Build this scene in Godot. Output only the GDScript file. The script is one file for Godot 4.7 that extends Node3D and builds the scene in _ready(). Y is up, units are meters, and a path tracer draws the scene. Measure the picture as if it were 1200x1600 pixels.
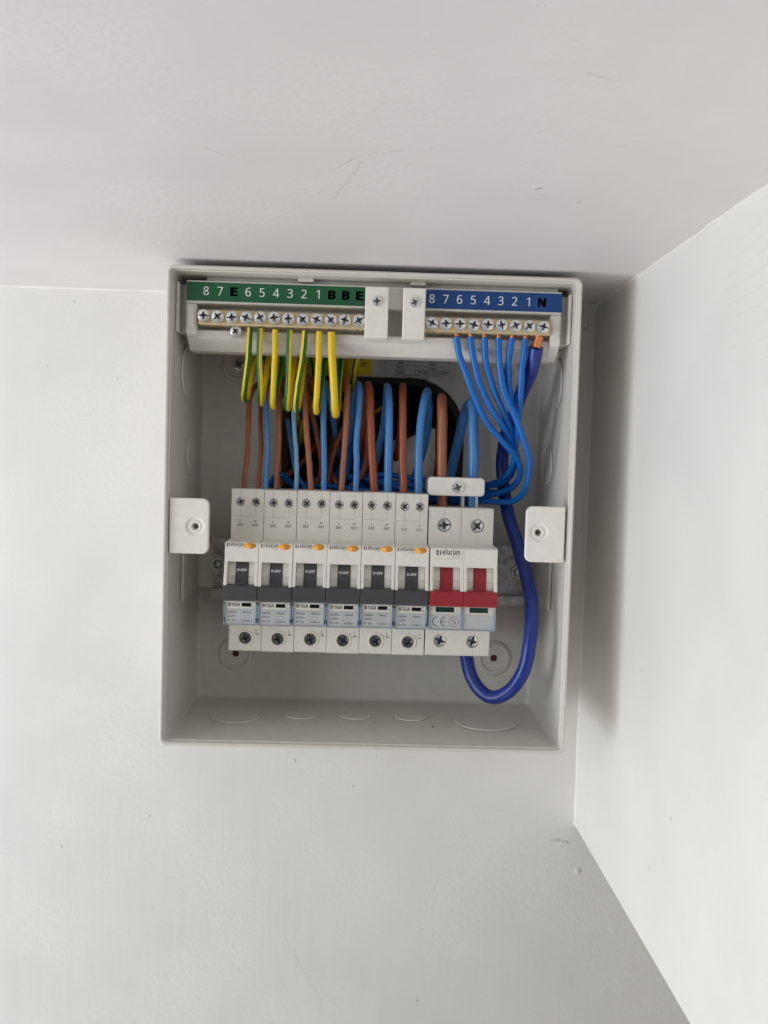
extends Node3D
# A small open distribution board screwed to a white wall, under a ceiling and beside a boxed-in wall.
# Builders below take millimetres; MM turns them into metres when a mesh is committed.

const MM := 0.001
const UVZ := Vector2.ZERO
var M := {}
var taken := {}
var screw_meshes := {}
var rng := RandomNumberGenerator.new()
var font_plain: SystemFont
var font_bold: SystemFont

# ---------------------------------------------------------------- geometry collector
class G:
	var v := PackedVector3Array()
	var n := PackedVector3Array()
	var uv := PackedVector2Array()
	func tri(a: Vector3, b: Vector3, c: Vector3, na: Vector3, nb: Vector3, nc: Vector3, ua := Vector2.ZERO, ub := Vector2.ZERO, uc := Vector2.ZERO) -> void:
		var g := (c - a).cross(b - a)
		if g.length_squared() < 1e-16:
			return
		if g.dot(na + nb + nc) < 0.0:
			v.append_array([a, c, b]); n.append_array([na, nc, nb]); uv.append_array([ua, uc, ub])
		else:
			v.append_array([a, b, c]); n.append_array([na, nb, nc]); uv.append_array([ua, ub, uc])
	func flat(a: Vector3, b: Vector3, c: Vector3, out: Vector3) -> void:
		var g := (c - a).cross(b - a)
		if g.length_squared() < 1e-16:
			return
		g = g.normalized()
		if g.dot(out) < 0.0:
			g = -g
		tri(a, b, c, g, g, g)
	func quad(a: Vector3, b: Vector3, c: Vector3, d: Vector3, out: Vector3) -> void:
		flat(a, b, c, out); flat(a, c, d, out)
	func uvquad(a: Vector3, b: Vector3, c: Vector3, d: Vector3, out: Vector3, ua: Vector2, ub: Vector2, uc: Vector2, ud: Vector2) -> void:
		tri(a, b, c, out, out, out, ua, ub, uc); tri(a, c, d, out, out, out, ua, uc, ud)
	func squad(a: Vector3, b: Vector3, c: Vector3, d: Vector3, na: Vector3, nb: Vector3, nc: Vector3, nd: Vector3) -> void:
		tri(a, b, c, na, nb, nc); tri(a, c, d, na, nc, nd)

	# chamfered box
	func box(lo: Vector3, hi: Vector3, b := 0.0, xf := Transform3D()) -> void:
		var m := (lo + hi) * 0.5
		var h := (hi - lo) * 0.5
		b = minf(b, minf(h.x, minf(h.y, h.z)) * 0.9)
		var ax := [Vector3(1, 0, 0), Vector3(0, 1, 0), Vector3(0, 0, 1)]
		var p := func(i: int, sx: float, sy: float, sz: float) -> Vector3:   # corner vertex lying on face i
			var q := Vector3(sx * (h.x - b), sy * (h.y - b), sz * (h.z - b))
			q[i] = [sx, sy, sz][i] * h[i]
			return xf * (m + q)
		for i in 3:
			var j := (i + 1) % 3
			var k := (i + 2) % 3
			for s in [-1.0, 1.0]:
				var cs := []
				for t in [[-1.0, -1.0], [1.0, -1.0], [1.0, 1.0], [-1.0, 1.0]]:
					var q := [0.0, 0.0, 0.0]
					q[i] = s; q[j] = t[0]; q[k] = t[1]
					cs.append(p.call(i, q[0], q[1], q[2]))
				quad(cs[0], cs[1], cs[2], cs[3], xf.basis * (ax[i] * s))
		if b <= 0.0:
			return
		for i in 3:
			var j := (i + 1) % 3
			var k := (i + 2) % 3
			for s in [-1.0, 1.0]:
				for t in [-1.0, 1.0]:
					var q0 := [0.0, 0.0, 0.0]
					q0[j] = s; q0[k] = t
					var q1 := q0.duplicate()
					q0[i] = -1.0; q1[i] = 1.0
					quad(p.call(j, q0[0], q0[1], q0[2]), p.call(j, q1[0], q1[1], q1[2]), p.call(k, q1[0], q1[1], q1[2]), p.call(k, q0[0], q0[1], q0[2]), xf.basis * (ax[j] * s + ax[k] * t))
		for sx in [-1.0, 1.0]:
			for sy in [-1.0, 1.0]:
				for sz in [-1.0, 1.0]:
					flat(p.call(0, sx, sy, sz), p.call(1, sx, sy, sz), p.call(2, sx, sy, sz), xf.basis * Vector3(sx, sy, sz))

	static func inset(poly: PackedVector2Array, b: float) -> PackedVector2Array:   # poly counter-clockwise
		var r := PackedVector2Array()
		var c := poly.size()
		for i in c:
			var e0 := (poly[i] - poly[(i + c - 1) % c]).normalized()
			var e1 := (poly[(i + 1) % c] - poly[i]).normalized()
			var n0 := Vector2(-e0.y, e0.x)
			var n1 := Vector2(-e1.y, e1.x)
			var d := 1.0 + n0.dot(n1)
			r.append(poly[i] + (n0 + n1) * (b / maxf(d, 0.35)))
		return r

	# polygon (u, v) swept along w from w0 to w1, both end rims chamfered by b; skip = wall segments left open
	func prism(src: PackedVector2Array, w0: float, w1: float, b: float, xf := Transform3D(), skip := [], back := true) -> void:
		var poly := src.duplicate()
		var c := poly.size()
		var flipped := Geometry2D.is_polygon_clockwise(poly)
		# Godot calls a polygon clockwise by its own y-down convention, so take the signed area instead
		var area := 0.0
		for i in c:
			area += poly[i].cross(poly[(i + 1) % c])
		flipped = area < 0.0
		if flipped:
			poly.reverse()
		var ins := inset(poly, b) if b > 0.0 else poly
		var P := func(q: Vector2, w: float) -> Vector3: return xf * Vector3(q.x, q.y, w)
		for i in c:
			var j := (i + 1) % c
			var e := poly[j] - poly[i]
			var o3 := xf.basis * Vector3(e.y, -e.x, 0)
			var seg := (c - 2 - i + c) % c if flipped else i
			if not seg in skip:
				quad(P.call(poly[i], w0 + b), P.call(poly[j], w0 + b), P.call(poly[j], w1 - b), P.call(poly[i], w1 - b), o3)
			if b > 0.0:
				var on := xf.basis * (Vector3(e.y, -e.x, 0).normalized() + Vector3(0, 0, 1))
				quad(P.call(poly[i], w1 - b), P.call(poly[j], w1 - b), P.call(ins[j], w1), P.call(ins[i], w1), on)
				if back:
					on = xf.basis * (Vector3(e.y, -e.x, 0).normalized() - Vector3(0, 0, 1))
					quad(P.call(poly[i], w0 + b), P.call(poly[j], w0 + b), P.call(ins[j], w0), P.call(ins[i], w0), on)
		var t := Geometry2D.triangulate_polygon(ins)
		for i in range(0, t.size(), 3):
			flat(P.call(ins[t[i]], w1), P.call(ins[t[i + 1]], w1), P.call(ins[t[i + 2]], w1), xf.basis * Vector3(0, 0, 1))
			if back:
				flat(P.call(ins[t[i]], w0), P.call(ins[t[i + 1]], w0), P.call(ins[t[i + 2]], w0), xf.basis * Vector3(0, 0, -1))

	# profile of (radius, height) spun about z; sgn = -1 when the visible side faces the axis
	func lathe(prof: Array, seg: int, xf := Transform3D(), sgn := 1.0, smooth := false) -> void:
		for i in prof.size() - 1:
			var a: Vector2 = prof[i]
			var b: Vector2 = prof[i + 1]
			var d := b - a
			if d.length() < 1e-5:
				continue
			var nn := Vector2(d.y, -d.x).normalized() * sgn
			for k in seg:
				var t0 := TAU * k / seg
				var t1 := TAU * (k + 1) / seg
				var c0 := Vector2(cos(t0), sin(t0))
				var c1 := Vector2(cos(t1), sin(t1))
				var A := xf * Vector3(c0.x * a.x, c0.y * a.x, a.y)
				var B := xf * Vector3(c1.x * a.x, c1.y * a.x, a.y)
				var C := xf * Vector3(c1.x * b.x, c1.y * b.x, b.y)
				var D := xf * Vector3(c0.x * b.x, c0.y * b.x, b.y)
				var N0 := (xf.basis * Vector3(c0.x * nn.x, c0.y * nn.x, nn.y)).normalized()
				var N1 := (xf.basis * Vector3(c1.x * nn.x, c1.y * nn.x, nn.y)).normalized()
				squad(A, B, C, D, N0, N1, N1, N0)

	# closed loops of equal length joined into a skin; orientation flips with sgn
	func skin(loops: Array, sgn := 1.0, closed := true) -> void:
		for l in loops.size() - 1:
			var A: PackedVector3Array = loops[l]
			var B: PackedVector3Array = loops[l + 1]
			var c := A.size()
			for i in (c if closed else c - 1):
				var j := (i + 1) % c
				var nn := (A[j] - A[i]).cross(B[i] - A[i])
				if nn.length_squared() < 1e-14:
					nn = (B[j] - B[i]).cross(B[i] - A[i])
				quad(A[i], A[j], B[j], B[i], nn * sgn)

	# flat face between two rings of equally many points, facing +z of xf
	func ring(inner: PackedVector2Array, outer: PackedVector2Array, z: float, xf := Transform3D()) -> void:
		var c := inner.size()
		for i in c:
			var j := (i + 1) % c
			quad(xf * Vector3(inner[i].x, inner[i].y, z), xf * Vector3(inner[j].x, inner[j].y, z), xf * Vector3(outer[j].x, outer[j].y, z), xf * Vector3(outer[i].x, outer[i].y, z), xf.basis * Vector3(0, 0, 1))

	func disc(r: float, z: float, seg: int, xf := Transform3D()) -> void:
		for k in seg:
			var t0 := TAU * k / seg
			var t1 := TAU * (k + 1) / seg
			flat(xf * Vector3(0, 0, z), xf * Vector3(cos(t0) * r, sin(t0) * r, z), xf * Vector3(cos(t1) * r, sin(t1) * r, z), xf.basis * Vector3(0, 0, 1))

	# a rectangle with a round hole: the face, the hole's wall (depth > 0) and its floor
	func holed(lo: Vector2, hi: Vector2, c: Vector2, r: float, z: float, depth: float, xf := Transform3D(), floor_too := true) -> void:
		var angles := []
		for k in 28:
			angles.append(TAU * k / 28.0)
		for q in [lo, Vector2(hi.x, lo.y), hi, Vector2(lo.x, hi.y)]:
			angles.append(fposmod((q - c).angle(), TAU))
		angles.sort()
		var inn := PackedVector2Array()
		var out := PackedVector2Array()
		for a in angles:
			var d := Vector2(cos(a), sin(a))
			var t := 1e9
			if absf(d.x) > 1e-6:
				t = minf(t, ((hi.x if d.x > 0 else lo.x) - c.x) / d.x)
			if absf(d.y) > 1e-6:
				t = minf(t, ((hi.y if d.y > 0 else lo.y) - c.y) / d.y)
			inn.append(c + d * r)
			out.append(c + d * t)
		ring(inn, out, z, xf)
		if depth > 0.0:
			var at := xf * Transform3D(Basis(), Vector3(c.x, c.y, z))
			lathe([Vector2(r, 0), Vector2(r * 0.97, -depth)], 28, at, -1.0)
			if floor_too:
				disc(r * 0.97, -depth, 28, at)

	# tube along a smooth curve through points; u runs round, v along
	func tube(pts: Array, r: float, seg := 14, phase := 0.0, twist := 0.0, step := 1.6, r_end := -1.0) -> void:
		var path := PackedVector3Array()
		var c := pts.size()
		for i in c - 1:
			var p0: Vector3 = pts[maxi(i - 1, 0)]
			var p1: Vector3 = pts[i]
			var p2: Vector3 = pts[i + 1]
			var p3: Vector3 = pts[mini(i + 2, c - 1)]
			var m := maxi(2, int(p1.distance_to(p2) / step))
			var t1 := pow(maxf(p0.distance_to(p1), 0.01), 0.5)
			var t2 := pow(maxf(p1.distance_to(p2), 0.01), 0.5)
			var t3 := pow(maxf(p2.distance_to(p3), 0.01), 0.5)
			for k in m:
				var u := float(k) / m
				var d1 := (p2 - p0) / (t1 + t2) * t2 if i > 0 else (p2 - p1)
				var d2 := (p3 - p1) / (t2 + t3) * t2 if i < c - 2 else (p2 - p1)
				if i > 0:
					d1 = ((p1 - p0) / t1 - (p2 - p0) / (t1 + t2) + (p2 - p1) / t2) * t2
				if i < c - 2:
					d2 = ((p2 - p1) / t2 - (p3 - p1) / (t2 + t3) + (p3 - p2) / t3) * t2
				var u2 := u * u
				var u3 := u2 * u
				path.append(p1 * (2 * u3 - 3 * u2 + 1) + d1 * (u3 - 2 * u2 + u) + p2 * (-2 * u3 + 3 * u2) + d2 * (u3 - u2))
		path.append(pts[c - 1])
		var cnt := path.size()
		var wob := FastNoiseLite.new()
		wob.seed = int(absf(pts[0].x * 13.0 + pts[c - 1].y * 7.0))
		wob.frequency = 0.03
		for i in range(1, cnt - 1):
			var ease := minf(1.0, minf(i, cnt - 1 - i) / 6.0) * 0.65
			var q := path[i]
			path[i] = q + Vector3(wob.get_noise_3d(q.x, q.y, q.z), 0.0, wob.get_noise_3d(q.y, q.z, q.x)) * ease
		var nor := Vector3(0, 0, 1)
		var along := 0.0
		var prev := []
		for i in cnt:
			var tan := (path[mini(i + 1, cnt - 1)] - path[maxi(i - 1, 0)]).normalized()
			nor = nor - tan * nor.dot(tan)
			if nor.length() < 1e-4:
				nor = tan.cross(Vector3(1, 0, 0))
			nor = nor.normalized()
			var bi := tan.cross(nor)
			if i > 0:
				along += path[i].distance_to(path[i - 1])
			var rr := r if r_end < 0.0 else lerpf(r, r_end, float(i) / (cnt - 1))
			var row := []
			for k in seg + 1:
				var a := TAU * k / seg
				var d := nor * cos(a) + bi * sin(a)
				row.append([path[i] + d * rr, d, Vector2(float(k) / seg + phase + twist * along, along * 0.02)])
			if i > 0:
				for k in seg:
					var A = prev[k]; var B = prev[k + 1]; var C = row[k + 1]; var D = row[k]
					tri(A[0], B[0], C[0], A[1], B[1], C[1], A[2], B[2], C[2])
					tri(A[0], C[0], D[0], A[1], C[1], D[1], A[2], C[2], D[2])
			if i == 0 or i == cnt - 1:
				var o := tan * (-1.0 if i == 0 else 1.0)
				for k in seg:
					tri(path[i], row[k][0], row[k + 1][0], o, o, o, row[k][2], row[k][2], row[k + 1][2])
			prev = row

	func add_arrays(arr: Array, xf: Transform3D) -> void:
		var av: PackedVector3Array = arr[Mesh.ARRAY_VERTEX]
		var idx: PackedInt32Array = arr[Mesh.ARRAY_INDEX] if arr[Mesh.ARRAY_INDEX] != null else PackedInt32Array(range(av.size()))
		var an: PackedVector3Array = arr[Mesh.ARRAY_NORMAL]
		for i in range(0, idx.size() - 2, 3):
			var na := (xf.basis * an[idx[i]]).normalized()
			tri(xf * av[idx[i]], xf * av[idx[i + 1]], xf * av[idx[i + 2]], na, na, na)

	func mesh() -> ArrayMesh:
		var a := []
		a.resize(Mesh.ARRAY_MAX)
		var s := PackedVector3Array()
		s.resize(v.size())
		for i in v.size():
			s[i] = v[i] * 0.001
		a[Mesh.ARRAY_VERTEX] = s
		a[Mesh.ARRAY_NORMAL] = n
		a[Mesh.ARRAY_TEX_UV] = uv
		var m := ArrayMesh.new()
		m.add_surface_from_arrays(Mesh.PRIMITIVE_TRIANGLES, a)
		return m

# ---------------------------------------------------------------- scene helpers
func numbered(called: String) -> String:
	if not taken.has(called):
		taken[called] = 0
		return called
	taken[called] += 1
	return "%s_%03d" % [called, taken[called]]

func thing(called: String, label: String, category: String, group := "", at := Vector3.ZERO) -> Node3D:
	var o := Node3D.new()
	o.name = numbered(called)
	add_child(o)
	o.position = at * MM
	tag(o, label, category, group)
	return o

func tag(o: Node, label: String, category: String, group := "") -> void:
	o.set_meta("label", label)
	o.set_meta("category", category)
	if group != "":
		o.set_meta("group", group)

func put(called: String, mesh: Mesh, material: Material, parent: Node = self, at := Vector3.ZERO, turn := 0.0) -> MeshInstance3D:
	var o := MeshInstance3D.new()
	o.name = numbered(called) if parent == self else called
	o.mesh = mesh
	if material:
		o.material_override = material
	parent.add_child(o, true)
	o.position = at * MM
	o.rotation.z = turn
	return o

func single(called: String, label: String, category: String, mesh: Mesh, material: Material, group := "", at := Vector3.ZERO, turn := 0.0) -> MeshInstance3D:
	var o := put(called, mesh, material, self, at, turn)
	tag(o, label, category, group)
	return o

func struct(called: String, mesh: Mesh, material: Material) -> MeshInstance3D:
	var o := put(called, mesh, material)
	o.set_meta("kind", "structure")
	return o

func V2(a: Array) -> PackedVector2Array:
	var r := PackedVector2Array()
	for q in a:
		r.append(Vector2(q[0], q[1]))
	return r

# lettering: cap height in mm (or a width to fit), placed by the left / centre of its ink and its baseline
func text(g: G, s: String, cap: float, x: float, y: float, z: float, align := 0, bold := false, width := 0.0, xf := Transform3D(), thick := 0.03) -> void:
	var t := TextMesh.new()
	t.text = s
	t.font = font_bold if bold else font_plain
	t.font_size = 64
	t.pixel_size = cap / 0.714 / 64.0
	t.depth = 0.03
	t.curve_step = 6.0 if cap < 2.0 else 2.0
	var arr := t.surface_get_arrays(0)
	var av: PackedVector3Array = arr[Mesh.ARRAY_VERTEX]
	if av.is_empty():
		return
	var lo := av[0]
	var hi := av[0]
	for q in av:
		lo = lo.min(q)
		hi = hi.max(q)
	var sx := 1.0 if width <= 0.0 else width / (hi.x - lo.x)
	var ox := -lo.x * sx if align == 0 else -(lo.x + hi.x) * 0.5 * sx
	g.add_arrays(arr, xf * Transform3D(Basis(Vector3(sx, 0, 0), Vector3(0, 1, 0), Vector3(0, 0, thick / 0.03)), Vector3(x + ox, y - lo.y, z)))

func rect(g: G, x0: float, y0: float, x1: float, y1: float, z: float) -> void:
	g.box(Vector3(x0, y0, z - 0.02), Vector3(x1, y1, z + 0.02))

func rrect(x0: float, y0: float, x1: float, y1: float, radii: Array, seg := 6) -> PackedVector2Array:   # radii: BL, BR, TR, TL
	var r := PackedVector2Array()
	var cs := [[Vector2(x0, y0), Vector2(1, 1), PI], [Vector2(x1, y0), Vector2(-1, 1), PI * 1.5], [Vector2(x1, y1), Vector2(-1, -1), 0.0], [Vector2(x0, y1), Vector2(1, -1), PI * 0.5]]
	for i in 4:
		var rad: float = radii[i]
		var c: Vector2 = cs[i][0] + cs[i][1] * rad
		for k in seg + 1:
			var a: float = cs[i][2] + PI * 0.5 * k / seg
			r.append(c + Vector2(cos(a), sin(a)) * rad)
	return r

func loop3(p: PackedVector2Array, z: float) -> PackedVector3Array:
	var r := PackedVector3Array()
	for q in p:
		r.append(Vector3(q.x, q.y, z))
	return r

# cross-recessed screw head looking along +z, top of the head at z = 0
func screw_mesh(r: float, dome: float, h: float, slotted := false, fat := 1.0, metal := "zinc", deepness := 0.75) -> ArrayMesh:
	var key := "%s/%s/%s/%s/%s/%s/%s" % [r, dome, h, slotted, fat, metal, deepness]
	if screw_meshes.has(key):
		return screw_meshes[key]
	var g := G.new()
	var L := r * 0.57 * minf(fat, 1.2)
	var a := r * 0.135 * fat
	var rad := func(t: float) -> float:
		var c := absf(cos(t))
		var s := absf(sin(t))
		var best := maxf(minf(L / maxf(c, 1e-6), a / maxf(s, 1e-6)), minf(a / maxf(c, 1e-6), L / maxf(s, 1e-6)))
		var t2 := t + PI / 4
		c = absf(cos(t2)); s = absf(sin(t2))
		var l2 := L * 0.62
		var a2 := a * 0.42
		best = maxf(best, maxf(minf(l2 / maxf(c, 1e-6), a2 / maxf(s, 1e-6)), minf(a2 / maxf(c, 1e-6), l2 / maxf(s, 1e-6))))
		if slotted:
			c = absf(cos(t)); s = absf(sin(t))
			best = maxf(best, minf(r * 0.93 / maxf(c, 1e-6), a * 0.5 / maxf(s, 1e-6)))
		return best
	var inn := PackedVector2Array()
	var out := PackedVector2Array()
	var n := 96
	for k in n:
		var t := TAU * k / n
		var d := Vector2(cos(t), sin(t))
		inn.append(d * rad.call(t))
		out.append(d * r * 0.93)
	var mid := PackedVector2Array()
	for k in n:
		mid.append(inn[k].lerp(out[k], 0.5))
	var top := loop3(inn, 0)
	var cen := func(p: PackedVector2Array, lift: float) -> PackedVector3Array:
		var q := PackedVector3Array()
		for w in p:
			q.append(Vector3(w.x, w.y, lift * (1.0 - w.length_squared() / (r * r))))
		return q
	g.skin([cen.call(inn, dome), cen.call(mid, dome), cen.call(out, dome)], -1.0)
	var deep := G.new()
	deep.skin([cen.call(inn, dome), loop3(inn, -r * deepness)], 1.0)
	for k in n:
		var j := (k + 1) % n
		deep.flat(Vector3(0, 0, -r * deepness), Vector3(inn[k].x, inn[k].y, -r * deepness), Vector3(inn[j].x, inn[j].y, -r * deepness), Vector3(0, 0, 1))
	g.lathe([Vector2(r, -h), Vector2(r, -r * 0.14), Vector2(r * 0.93, dome * 0.13)], 40)
	var m := g.mesh()
	m.surface_set_material(0, M[metal])
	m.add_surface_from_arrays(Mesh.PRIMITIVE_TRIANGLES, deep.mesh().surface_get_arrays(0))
	m.surface_set_material(1, M["recess_shade_metal"])
	screw_meshes[key] = m
	return screw_meshes[key]

# ---------------------------------------------------------------- materials
func mat(called: String, c: Color, rough: float, metal := 0.0, spec := 0.5) -> StandardMaterial3D:
	var m := StandardMaterial3D.new()
	m.resource_name = called
	m.albedo_color = c
	m.roughness = rough
	m.metallic = metal
	m.metallic_specular = spec
	M[called] = m
	return m

func noise_tex(seed_: int, freq: float, size: int, octaves: int, as_normal: bool, strength: float, ramp: Gradient = null) -> NoiseTexture2D:
	var f := FastNoiseLite.new()
	f.seed = seed_
	f.noise_type = FastNoiseLite.TYPE_SIMPLEX_SMOOTH
	f.frequency = freq
	f.fractal_octaves = octaves
	var t := NoiseTexture2D.new()
	t.width = size
	t.height = size
	t.seamless = true
	t.noise = f
	t.as_normal_map = as_normal
	t.bump_strength = strength
	if ramp:
		t.color_ramp = ramp
	return t

func ramp2(a: Color, b: Color) -> Gradient:
	var g := Gradient.new()
	g.set_color(0, a)
	g.set_color(1, b)
	return g

func skin_of(m: StandardMaterial3D, normal: Texture2D, per_metre: float, depth: float, tone: Texture2D = null, rough: Texture2D = null) -> void:
	m.uv1_triplanar = true
	m.uv1_scale = Vector3.ONE * per_metre
	if normal:
		m.normal_enabled = true
		m.normal_texture = normal
		m.normal_scale = depth
	if tone:
		m.albedo_texture = tone
	if rough:
		m.roughness_texture = rough
		m.roughness_texture_channel = BaseMaterial3D.TEXTURE_CHANNEL_RED

func materials() -> void:
	var peel := noise_tex(3, 0.06, 256, 3, true, 2.0)
	var tone := noise_tex(8, 0.012, 256, 4, false, 1.0, ramp2(Color(0.965, 0.965, 0.96), Color(1, 1, 1)))
	var rough := noise_tex(5, 0.03, 256, 4, false, 1.0, ramp2(Color(0.86, 0.86, 0.86), Color(1, 1, 1)))
	skin_of(mat("grey_shell", Color(0.86, 0.848, 0.822), 0.36), peel, 40.0, 0.18, tone, rough)
	skin_of(mat("white_lug", Color(0.95, 0.938, 0.91), 0.38), peel, 40.0, 0.16, tone, rough)
	skin_of(mat("carrier", Color(0.90, 0.89, 0.87), 0.4), peel, 40.0, 0.16, tone, rough)
	skin_of(mat("breaker_body", Color(0.905, 0.895, 0.86), 0.5), peel, 60.0, 0.22, tone, rough)
	skin_of(mat("breaker_drum", Color(0.90, 0.89, 0.855), 0.45), peel, 60.0, 0.15, tone, rough)
	skin_of(mat("toggle_grey", Color(0.27, 0.27, 0.285), 0.5), peel, 60.0, 0.25, tone, rough)
	skin_of(mat("toggle_red", Color(0.60, 0.14, 0.19), 0.45), peel, 60.0, 0.25, tone, rough)
	skin_of(mat("card", Color(0.82, 0.825, 0.825), 0.6), null, 30.0, 0.0, tone)
	mat("ink", Color(0.10, 0.10, 0.105), 0.8, 0.0, 0.2)
	mat("grey_ink", Color(0.20, 0.20, 0.21), 0.8, 0.0, 0.2)
	mat("faint_ink", Color(0.52, 0.52, 0.52), 0.7)
	mat("line_ink", Color(0.47, 0.47, 0.45), 0.7)
	mat("white_ink", Color(0.93, 0.93, 0.92), 0.6)
	mat("black_ink", Color(0.03, 0.035, 0.035), 0.9, 0.0, 0.1)
	mat("clip_blue", Color(0.55, 0.60, 0.66), 0.2)
	mat("clip_dark", Color(0.10, 0.12, 0.20), 0.3)
	var pane := mat("clear_pane", Color(0.85, 0.88, 0.92, 0.06), 0.08)
	pane.transparency = BaseMaterial3D.TRANSPARENCY_ALPHA
	mat("flag_green", Color(0.02, 0.20, 0.16), 0.25)
	mat("flag_dark", Color(0.015, 0.075, 0.06), 0.25)
	var amber := mat("amber", Color(0.93, 0.64, 0.24), 0.35)
	amber.subsurf_scatter_enabled = true
	amber.subsurf_scatter_strength = 0.1
	mat("recess_shade_metal", Color(0.46, 0.47, 0.49), 0.4, 0.85)  # grease and shade of the cross recess, both put into this darker colour
	mat("caulk", Color(0.945, 0.937, 0.92), 0.5)
	mat("amber_ink", Color(0.72, 0.38, 0.08), 0.5)
	var scuff := noise_tex(11, 0.05, 256, 4, false, 1.0, ramp2(Color(0.30, 0.30, 0.30), Color(0.65, 0.65, 0.65)))
	skin_of(mat("zinc", Color(0.89, 0.895, 0.90), 0.62, 0.72), peel, 90.0, 0.3, null, scuff)
	skin_of(mat("dull_zinc", Color(0.50, 0.50, 0.50), 0.6, 0.85), peel, 90.0, 0.3, null, scuff)
	skin_of(mat("brass", Color(0.87, 0.79, 0.63), 0.8, 0.6), peel, 90.0, 0.3, null, scuff)
	skin_of(mat("copper", Color(0.88, 0.56, 0.40), 0.6, 0.7), peel, 90.0, 0.3, null, scuff)
	var spangle := FastNoiseLite.new()
	spangle.seed = 21
	spangle.noise_type = FastNoiseLite.TYPE_CELLULAR
	spangle.cellular_return_type = FastNoiseLite.RETURN_CELL_VALUE
	spangle.frequency = 0.055
	spangle.domain_warp_enabled = true
	var st := NoiseTexture2D.new()
	st.width = 256
	st.height = 256
	st.seamless = true
	st.noise = spangle
	st.color_ramp = ramp2(Color(0.66, 0.66, 0.66), Color(1, 1, 1))
	skin_of(mat("galvanised", Color(0.82, 0.82, 0.815), 0.42, 0.6), peel, 30.0, 0.35, st)
	skin_of(mat("black_rubber", Color(0.06, 0.06, 0.06), 0.6), peel, 60.0, 0.5)
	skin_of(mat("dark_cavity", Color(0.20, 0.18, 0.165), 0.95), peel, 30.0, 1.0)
	skin_of(mat("plug_red", Color(0.36, 0.09, 0.10), 0.5), peel, 60.0, 0.3)
	var sheath := func(called: String, c: Color) -> void:
		skin_of(mat(called, c, 0.31), peel, 50.0, 0.22, tone, rough)
	sheath.call("brown", Color(0.62, 0.32, 0.19))
	sheath.call("brown_pale", Color(0.66, 0.41, 0.28))
	sheath.call("light_blue", Color(0.30, 0.55, 0.82))
	sheath.call("pale_blue", Color(0.47, 0.66, 0.84))
	sheath.call("bright_blue", Color(0.0, 0.41, 0.76))
	sheath.call("grey_sheath", Color(0.42, 0.42, 0.42))
	sheath.call("dark_blue", Color(0.085, 0.19, 0.53))
	skin_of(mat("label_green", Color(0.09, 0.37, 0.22), 0.5), peel, 60.0, 0.12, tone)
	skin_of(mat("label_blue", Color(0.03, 0.27, 0.53), 0.5), peel, 60.0, 0.12, tone)
	skin_of(mat("sticker_yellow", Color(0.95, 0.83, 0.10), 0.5), peel, 60.0, 0.12, tone)
	skin_of(mat("sticker_white", Color(0.80, 0.80, 0.80), 0.5), peel, 60.0, 0.12, tone)
	var im := Image.create(64, 4, false, Image.FORMAT_RGB8)
	im.fill(Color(0.90, 0.77, 0.10))
	im.fill_rect(Rect2i(0, 0, 18, 4), Color(0.08, 0.40, 0.16))
	var em := mat("earth_stripe", Color(1, 1, 1), 0.31)
	em.albedo_texture = ImageTexture.create_from_image(im)

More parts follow.
